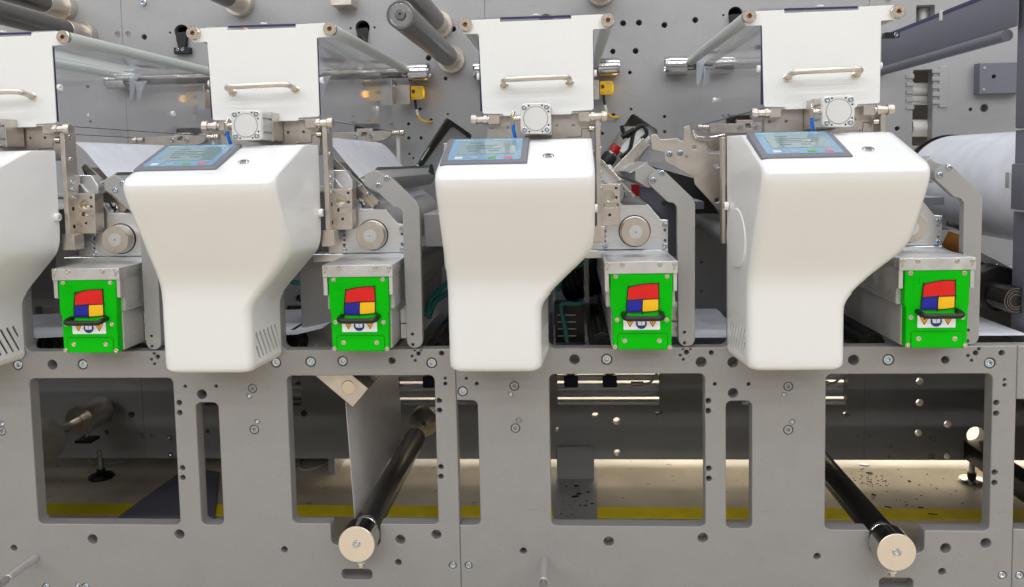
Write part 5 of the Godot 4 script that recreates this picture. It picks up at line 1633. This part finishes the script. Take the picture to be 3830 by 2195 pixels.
	var cr := part(self, "floor_crumbs", crumbs.mesh(), M["dirt"])
	tag(cr, "scattered dark crumbs on the floor by the rubber roller", "crumbs")
	cr.set_meta("kind", "stuff")
	# dark board lying across the floor in the first window
	var bd := [on_floor(440, 1938, 0.002), on_floor(700, 1750, 0.002), on_floor(820, 1770, 0.002), on_floor(800, 1938, 0.002)]
	var bl := PackedVector2Array()
	for p in bd:
		bl.append(Vector2(p.x, -p.z))
	lone("floor_board", plate([bl], 0.006, 0.0, 0.0008), M["blue_grey"], "dark grey board lying askew on the floor beside the levelling foot", "board", "", Vector3(0, FLOOR + 0.0015, 0), onto(Vector3.ZERO, Vector3(1, 0, 0), Vector3(0, 0, -1)).basis)
	# levelling feet
	for e in [[377, 1779, "levelling foot with dark round pad under the rear frame in the first window"], [3637, 1795, "levelling foot with shiny round pad at the end of the black beam"]]:
		var p := on_floor(e[0], e[1] + 6, 0.0)
		var lf := thing("levelling_foot", e[2], "machine foot", "levelling feet", p)
		part(lf, "pad", lathe([Vector2(0, 0), Vector2(0.034, 0), Vector2(0.036, 0.004), Vector2(0.032, 0.010), Vector2(0.012, 0.016), Vector2(0, 0.016)], 36), M["black"] if e[0] < 1000 else M["steel"], Vector3.ZERO, along(Vector3.ZERO, Vector3.UP).basis)
		part(lf, "stem", rod(Vector3(0, 0.012, 0), Vector3(0, 0.085, 0), 0.008), M["zinc"])
		part(lf, "nut", rod(Vector3(0, 0.016, 0), Vector3(0, 0.027, 0), 0.013, 0.001, 6), M["black"])
	var ba := W(3585, 1700, ZB + 0.05)
	t = thing("base_beam", "black base beam slanting forward over the shiny levelling foot", "beam")
	part(t, "beam", moved(box(Vector3(0.05, 0.05, 0.62), 0.002), Transform3D(Basis(), Vector3(W(3640, 1700, ZB + 0.05).x + 0.02, FLOOR + 0.095, -0.42))), M["black"])
	# loose white cable under the rear frame in the second window
	t = thing("loose_cable", "loose white cable looping on the floor behind the liner web", "cable")
	pts = []
	for p in [[1262, 1716], [1230, 1728], [1190, 1745], [1150, 1757], [1125, 1752], [1116, 1738], [1122, 1722], [1132, 1714]]:
		pts.append(on_floor(p[0], p[1], 0.003))
	part(t, "cable", tube(smooth_path(pts, 5), 0.003, 8), M["cable_white"])
	t = thing("floor_cable", "dark cable lying behind the levelling foot", "cable")
	pts = []
	for p in [[330, 1720], [345, 1730], [390, 1734], [440, 1730], [480, 1718]]:
		pts.append(on_floor(p[0], p[1], 0.003))
	part(t, "cable", tube(smooth_path(pts, 5), 0.0035, 8), M["cable_white"])
	# threaded studs pointing out of the frame below
	for e in [[132, 2085, "silver stud pointing out of the frame below the first window"], [2037, 2092, "silver stud pointing out of the frame below the wide window"]]:
		var p := W(e[0], e[1], 0.0)
		var sd := thing("frame_stud", e[2], "stud", "studs on the front frame", p)
		part(sd, "stud", cyl(0.0074, 0.0003, 0.082, 0.0008, 24), M["aluminium_cast"])
		part(sd, "tip", lathe([Vector2(0.0066, 0.0823), Vector2(0.0066, 0.086), Vector2(0.0072, 0.087), Vector2(0.0072, 0.115), Vector2(0, 0.115)], 24), M["steel"])
	# idler rollers seen through the upper bays, with their ringed ends
	for e in [[178, 1290, "ringed roller end behind the first sill"], [1095, 1278, "ringed roller end behind the sill left of the pivot block"], [2252, 1286, "ringed roller end left of the lamp unit above the rail window"], [3263, 1286, "ringed roller end behind the sill at the fourth lamp unit"], [1640, 1300, "ringed roller end behind the sill right of the second arm"], [3806, 1124, "ringed roller end in the far right bay"]]:
		var p := W(e[0], e[1], -0.08)
		var ir := thing("bay_roller", e[2], "roller", "rollers behind the upper bays", Vector3(p.x, p.y, 0))
		part(ir, "sleeve", lathe([Vector2(0, -0.66), Vector2(0.0255, -0.66), Vector2(0.0255, -0.082), Vector2(0.0245, -0.08), Vector2(0.023, -0.08), Vector2(0.023, -0.086)], 40), M["rubber"])
		part(ir, "bearing_face", lathe([Vector2(0.023, -0.084), Vector2(0, -0.084)], 36), M["black"])
		for rr in [0.0222, 0.0170, 0.0125]:
			part(ir, "bearing_ring", lathe([Vector2(rr + 0.0009, -0.0838), Vector2(rr + 0.0008, -0.081), Vector2(rr - 0.0008, -0.081), Vector2(rr - 0.0009, -0.0838)], 36), M["roller_coat"])
	# pale webs lying across the bays further back
	for e in [[125, 1195, 480, 1120, "pale web crossing the bay behind the first lamp unit"], [1070, 1212, 1150, 1185, "pale web corner left of the lamp unit above the pivot block"], [2590, 1230, 2730, 1170, "pale web crossing the bay left of the fourth housing"], [3680, 1200, 3790, 1150, "pale web in the bay right of the fourth lamp unit"]]:
		var wa := W2(e[0], 1280, -0.035)
		var wb := W2(e[2], 1280, -0.035)
		var yy := 0.533
		var tilt := 0.012 if e[0] < 1200 else 0.0
		lone("cross_web", sheet([Vector2(wa.x - (0.30 if e[0] < 1200 else 0.03), yy - tilt * 0.3), Vector2((wa.x + wb.x) / 2, yy + tilt), Vector2(wb.x + 0.03, yy + tilt * 2)], -0.335, -0.036, 0.0006), M["paper"], e[4], "paper web", "pale webs across the bays")
	# teal hoses hanging in the third bay, and the finned duct below
	t = thing("air_hose", "teal air hose drooping in the bay left of the lamp unit above the rail window", "hose", "teal air hoses")
	pts = []
	for p in [[2185, 990], [2130, 1005], [2100, 1040], [2085, 1090]]:
		pts.append(W(p[0], p[1], -0.34))
	part(t, "hose", tube(smooth_path(pts, 5), 0.006, 10), M["cable_teal"])
	pts = []
	for p in [[2190, 1128], [2150, 1136], [2115, 1132], [2098, 1145], [2110, 1200], [2122, 1280]]:
		pts.append(W(p[0], p[1], -0.30))
	part(t, "hose", tube(smooth_path(pts, 5), 0.006, 10), M["cable_teal"])
	for e in [[[1070, 1050], [1120, 1060], [1160, 1052]], [[1070, 1018], [1110, 1012], [1150, 1030]], [[1600, 1180], [1612, 1120], [1660, 1070], [1690, 1040]], [[1603, 1190], [1625, 1130], [1680, 1090]]]:
		pts = []
		for p in e:
			pts.append(W(p[0], p[1], -0.32))
		var h := thing("air_hose", "teal air hose at the back of the bay, " + ["low behind the second housing", "high behind the second housing", "rising right of the second arm", "rising close to the third housing"][[[1070, 1050], [1070, 1018], [1600, 1180], [1603, 1190]].find(e[0])], "hose", "teal air hoses")
		part(h, "hose", tube(smooth_path(pts, 5), 0.006, 10), M["cable_teal"])
	t = thing("finned_duct", "black finned duct with white slots in the bay beside the third housing", "duct")
	var da := W(2075, 1290, -0.36)
	var db := W(2202, 1130, -0.36)
	part(t, "duct", bar(Vector3(da.x, da.y - 0.02, -0.40), Vector3(db.x, db.y, -0.36), 0.002), M["black"])
	for i in 4:
		var y := W(2100, 1178 + i * 26, -0.36).y
		part(t, "slot", bar(Vector3(da.x + 0.008, y, -0.3605), Vector3(db.x - 0.03, y + 0.0022, -0.3585), 0.0003), M["cylinder_cap"])
	for i in 12:
		var x := lerpf(da.x, db.x, i / 12.0)
		part(t, "fin", bar(Vector3(x, da.y - 0.005, -0.36), Vector3(x + 0.004, da.y + 0.008, -0.345), 0.0006), M["nickel"])
	# big corrugated hose above it
	var hz := W(2150, 1010, -0.45)
	t = thing("corrugated_hose", "black corrugated hose in the bay under the third housing's shoulder", "hose")
	var prof := []
	for i in 15:
		prof.append(Vector2(0.048 if i % 2 == 0 else 0.043, i * 0.007))
	part(t, "hose", lathe(prof, 36), M["black"], hz + Vector3(-0.02, -0.03, 0), along(Vector3.ZERO, Vector3(0.8, 0.25, 0.3)).basis)
	# clear ducts framing the bay
	lone("clear_duct", bar(W(2066, 1290, -0.25), W(2076, 1040, -0.25) + Vector3(0, 0, -0.2), 0.001), M["clear"], "clear acrylic strip at the left of the finned duct", "strip")
	lone("clear_duct", bar(W(2186, 1290, -0.25), W(2203, 960, -0.25) + Vector3(0, 0, -0.2), 0.001), M["clear"], "clear acrylic strip at the right of the finned duct", "strip")
	# stout grey column behind the second arm, dark plates behind the third
	lone("cross_beam", bar(Vector3(W(1610, 800, -0.2).x, W(1610, 925, -0.12).y, -0.66), Vector3(W(1610, 800, -0.2).x + 0.10, W(1610, 800, -0.12).y, -0.12), 0.002), M["frame_rear"], "long grey cross beam running back behind the second arm", "beam")
	lone("dark_plate", plate([rpoly([W2(2392, 700, -0.5), W2(2440, 690, -0.5), W2(2560, 800, -0.5), W2(2560, 960, -0.5), W2(2490, 960, -0.5), W2(2490, 820, -0.5), W2(2395, 740, -0.5)], 0.004, 3), circ(W2(2485, 763, -0.5), 0.006, 14)], -0.5, -0.52, 0.001), M["blue_grey"], "dark grey cranked plate behind the third arm", "plate")
	lone("void_shade_plate", plate([PackedVector2Array([W2(2400, 612, -0.45), W2(2600, 668, -0.45), W2(2690, 800, -0.45), W2(2600, 800, -0.45), W2(2480, 690, -0.45), W2(2400, 680, -0.45)])], -0.45, -0.46, 0.001), M["black"], "black plate put in for the shade behind the third arm and nickel bracket", "cover")  # shade of the empty space put in as a black plate
	lone("red_cover", bar(W(2364, 735, -0.55), W(2402, 690, -0.55) + Vector3(0, 0, -0.02), 0.001), M["cover_red"], "small red cover block behind the third arm's blade bar", "block")
	# round cross bar and dark floor plate in the bay left of the fourth housing
	var cb := W(2690, 860, -0.30)
	lone("cross_bar", rod(Vector3(W(2660, 850, -0.5).x, W(2660, 850, -0.5).y, ZB), Vector3(cb.x, cb.y, -0.10), 0.018), M["frame_rear"], "round grey cross bar left of the housing with the round cap", "bar")

func on_floor(sx: float, sy: float, up := 0.0) -> Vector3:
	var d := eye_basis * Vector3((sx - AXIS.x) / FOCAL, -(sy - AXIS.y) / FOCAL, -1.0)
	return EYE + d * ((FLOOR + up - EYE.y) / d.y)

func build_right_side() -> void:
	# side panel, tube and post of the next, blue-grey guard
	var X := 0.85
	var t := thing("blue_grey_guard", "dark blue-grey guard side with tube and post past the fourth white guard", "machine guard")
	var yt := EYE.y + X * 605.0 / 1630.0 * 0.985
	var yb := EYE.y + X * 455.0 / 1630.0
	part(t, "side_sheet", bar(Vector3(X, yb, -0.738), Vector3(X + 0.003, yt, -0.085), 0.0005), M["blue_grey"])
	part(t, "sheet_edge", bar(Vector3(X - 0.0005, yt, -0.738), Vector3(X + 0.0035, yt + 0.009, -0.085), 0.0005), M["clear_edge"])
	part(t, "tube", rod(Vector3(X - 0.002, yb - 0.013, -0.738), Vector3(X - 0.002, yb - 0.013, -0.115), 0.0115), M["blue_grey"])
	for z in [-0.14, -0.40]:
		part(t, "clip", bar(Vector3(X - 0.003, yt - 0.012, z), Vector3(X + 0.005, yt + 0.011, z + 0.012), 0.001), M["cylinder_cap"])
	var pa := W(3796, 482, -0.11)
	var pb := W(3797, 90, -0.06)
	part(t, "post", bar(Vector3(pa.x, pa.y, -0.11), Vector3(pa.x + 0.10, pb.y + 0.25, -0.06), 0.004), M["blue_grey"])
	var qa := W(3797, 1300, -0.05)
	part(t, "post", bar(Vector3(W(3797, 600, -0.12).x, qa.y, -0.12), Vector3(pa.x + 0.12, pa.y - 0.003, -0.07), 0.002), M["blue_grey"])
	part(t, "post_cover", bar(Vector3(W(3783, 700, -0.10).x, W(3784, 790, -0.05).y, -0.10), Vector3(pa.x + 0.11, W(3784, 615, -0.05).y, -0.05), 0.002), M["blue_grey"])
	part(t, "catch", bar(Vector3(W(3778, 650, -0.06).x, W(3778, 705, -0.06).y, -0.075), Vector3(W(3787, 650, -0.06).x, W(3778, 645, -0.06).y, -0.06), 0.001), M["frame_rear"])
	# cover plate on the rear frame
	t = thing("cover_plate", "blue-grey cover plate with one hole on the rear frame by the post", "plate")
	var ca := W2(3665, 352, ZB + 0.03)
	var cb := W2(3830, 232, ZB + 0.03)
	part(t, "plate", plate([PackedVector2Array([ca, Vector2(cb.x, ca.y), cb, Vector2(ca.x, cb.y)]), circ(W2(3721, 287, ZB + 0.03), 0.0055, 16)], ZB + 0.03, ZB + 0.0003, 0.001), M["blue_grey"])
	for e in [[3686, 254], [3683, 335]]:
		screw(t, W(e[0], e[1], ZB + 0.032), 0.0034, M["nickel"])
	# comb fingers along the slot
	t = thing("slot_comb", "grey comb of fingers along the tall slot in the rear frame", "comb")
	for i in 5:
		var y0 := 283 + i * 29
		var l0 := W2(3390, y0 + 12, ZB)
		var l1 := W2(3421, y0 - 4, ZB)
		part(t, "finger", bar(Vector3(l0.x, l0.y, ZB + 0.0002), Vector3(l1.x, l1.y, ZB + 0.003), 0.001), M["frame_rear"])
		l0 = W2(3487, y0 - 8, ZB)
		l1 = W2(3517, y0 - 24, ZB)
		part(t, "finger", bar(Vector3(l0.x, l0.y, ZB + 0.0002), Vector3(l1.x, l1.y, ZB + 0.004), 0.001), M["frame_rear"])
	var e0 := W2(3512, 404, ZB)
	var e1 := W2(3549, 247, ZB)
	part(t, "comb_plate", plate([rrect(e0.x, e0.y, e1.x, e1.y, 0.003)], ZB + 0.003, ZB + 0.0003, 0.001), M["frame_rear"])
	# bright machine parts deep in the slot
	t = thing("drive_cylinder", "bright steel drive cylinders deep inside the tall slot", "drive")
	for e in [[3425, 318, 3470, 345, 0.006], [3425, 340, 3470, 345, 0.013], [3425, 372, 3470, 385, 0.010], [3425, 388, 3470, 385, 0.004], [3425, 480, 3465, 495, 0.024]]:
		part(t, "cylinder", rod(W(e[0] - 20, e[1], ZB - 0.05), W(e[2] + 5, e[1], ZB - 0.05), e[4]), M["white_plastic"])
	t = thing("motor_housing", "bright round motor housing inside the small upper opening", "motor")
	part(t, "motor", rod(W(3452, 130, ZB - 0.055), W(3452, 36, ZB - 0.055), 0.024), M["aluminium_cast"])
	# clamp with a screw at the guard's right
	t = thing("black_clamp", "small black clamp with a steel screw beside the fourth white guard", "clamp")
	var k0 := W(3313, 141, -0.5)
	var k1 := W(3368, 119, -0.5)
	part(t, "clamp", bar(k0, k1 + Vector3(0, 0, -0.02), 0.001), M["black"])
	screw(t, W(3355, 130, -0.497), 0.0055, M["zinc"])
	# the big paper roll with its toothed ring
	t = thing("paper_roll", "large glossy white paper roll with black toothed ring behind the fourth lamp unit", "paper roll")
	var far := W(3572, 684, -0.60)
	var R := far.y
	R = W(3572, 508, -0.60).y - far.y
	t.position = Vector3(far.x, far.y, 0)
	part(t, "roll", lathe([Vector2(0, -0.60), Vector2(R, -0.60), Vector2(R, -0.06), Vector2(R - 0.002, -0.058), Vector2(0, -0.058)], 96), M["paper"])
	part(t, "ring", lathe([Vector2(0, -0.632), Vector2(R - 0.002, -0.632), Vector2(R - 0.002, -0.6005), Vector2(0, -0.6005)], 96), M["brass_dark"])
	var teeth := MB.new()
	for i in 150:
		var a := TAU * i / 150
		teeth.add(box(Vector3(0.0055, 0.0026, 0.014), 0.0004), Transform3D(Basis(Vector3(0, 0, 1), a), Vector3(cos(a) * (R + 0.0005), sin(a) * (R + 0.0005), -0.626)))
	part(t, "teeth", teeth.mesh(), M["black"])
	# doctor bar under the roll, sensor lead and brass block
	t = thing("doctor_bar", "silver doctor bar with screws sloping below the paper roll", "bar")
	var za := -0.20
	var d0 := W2(3690, 955, za)
	var d1 := W2(3800, 1010, za)
	var d := (d1 - d0).normalized()
	var n := Vector2(-d.y, d.x)
	part(t, "bar", plate([PackedVector2Array([d0 - d * 0.05, d1 + d * 0.05, d1 + d * 0.05 - n * 0.016, d0 - d * 0.05 - n * 0.016])], za, za - 0.006, 0.0006), M["aluminium"])
	for e in [[3738, 996], [3775, 1012]]:
		screw(t, W(e[0], e[1], za + 0.004), 0.0048, M["zinc"], "button")
	t = thing("sensor_lead", "black and blue sensor lead beside the fourth bearing plate", "sensor lead")
	part(t, "plug", tube(smooth_path([W(3545, 836, -0.12), W(3565, 842, -0.12), W(3590, 850, -0.13)], 4), 0.005), M["black"])
	part(t, "lead", tube(smooth_path([W(3590, 850, -0.13), W(3606, 858, -0.14), W(3625, 870, -0.16)], 4), 0.0055), M["pipe_blue"])
	t = thing("bronze_block", "bronze block standing beside the fourth bearing plate", "block")
	part(t, "block", moved(box(Vector3(0.03, 0.034, 0.05), 0.001), Transform3D(Basis(Vector3(0, 0, 1), -0.45) * Basis(Vector3(0, 1, 0), 0.5), W(3590, 915, -0.16))), M["brass_dark"])
	t = thing("bay_roller_dark", "wide black roller under the doctor bar", "roller")
	var rr := W(3775, 1090, -0.12)
	part(t, "sleeve", lathe([Vector2(0, -0.64), Vector2(0.045, -0.64), Vector2(0.045, -0.152), Vector2(0.044, -0.15), Vector2(0, -0.15)], 44), M["rubber"], Vector3(rr.x, rr.y, 0))
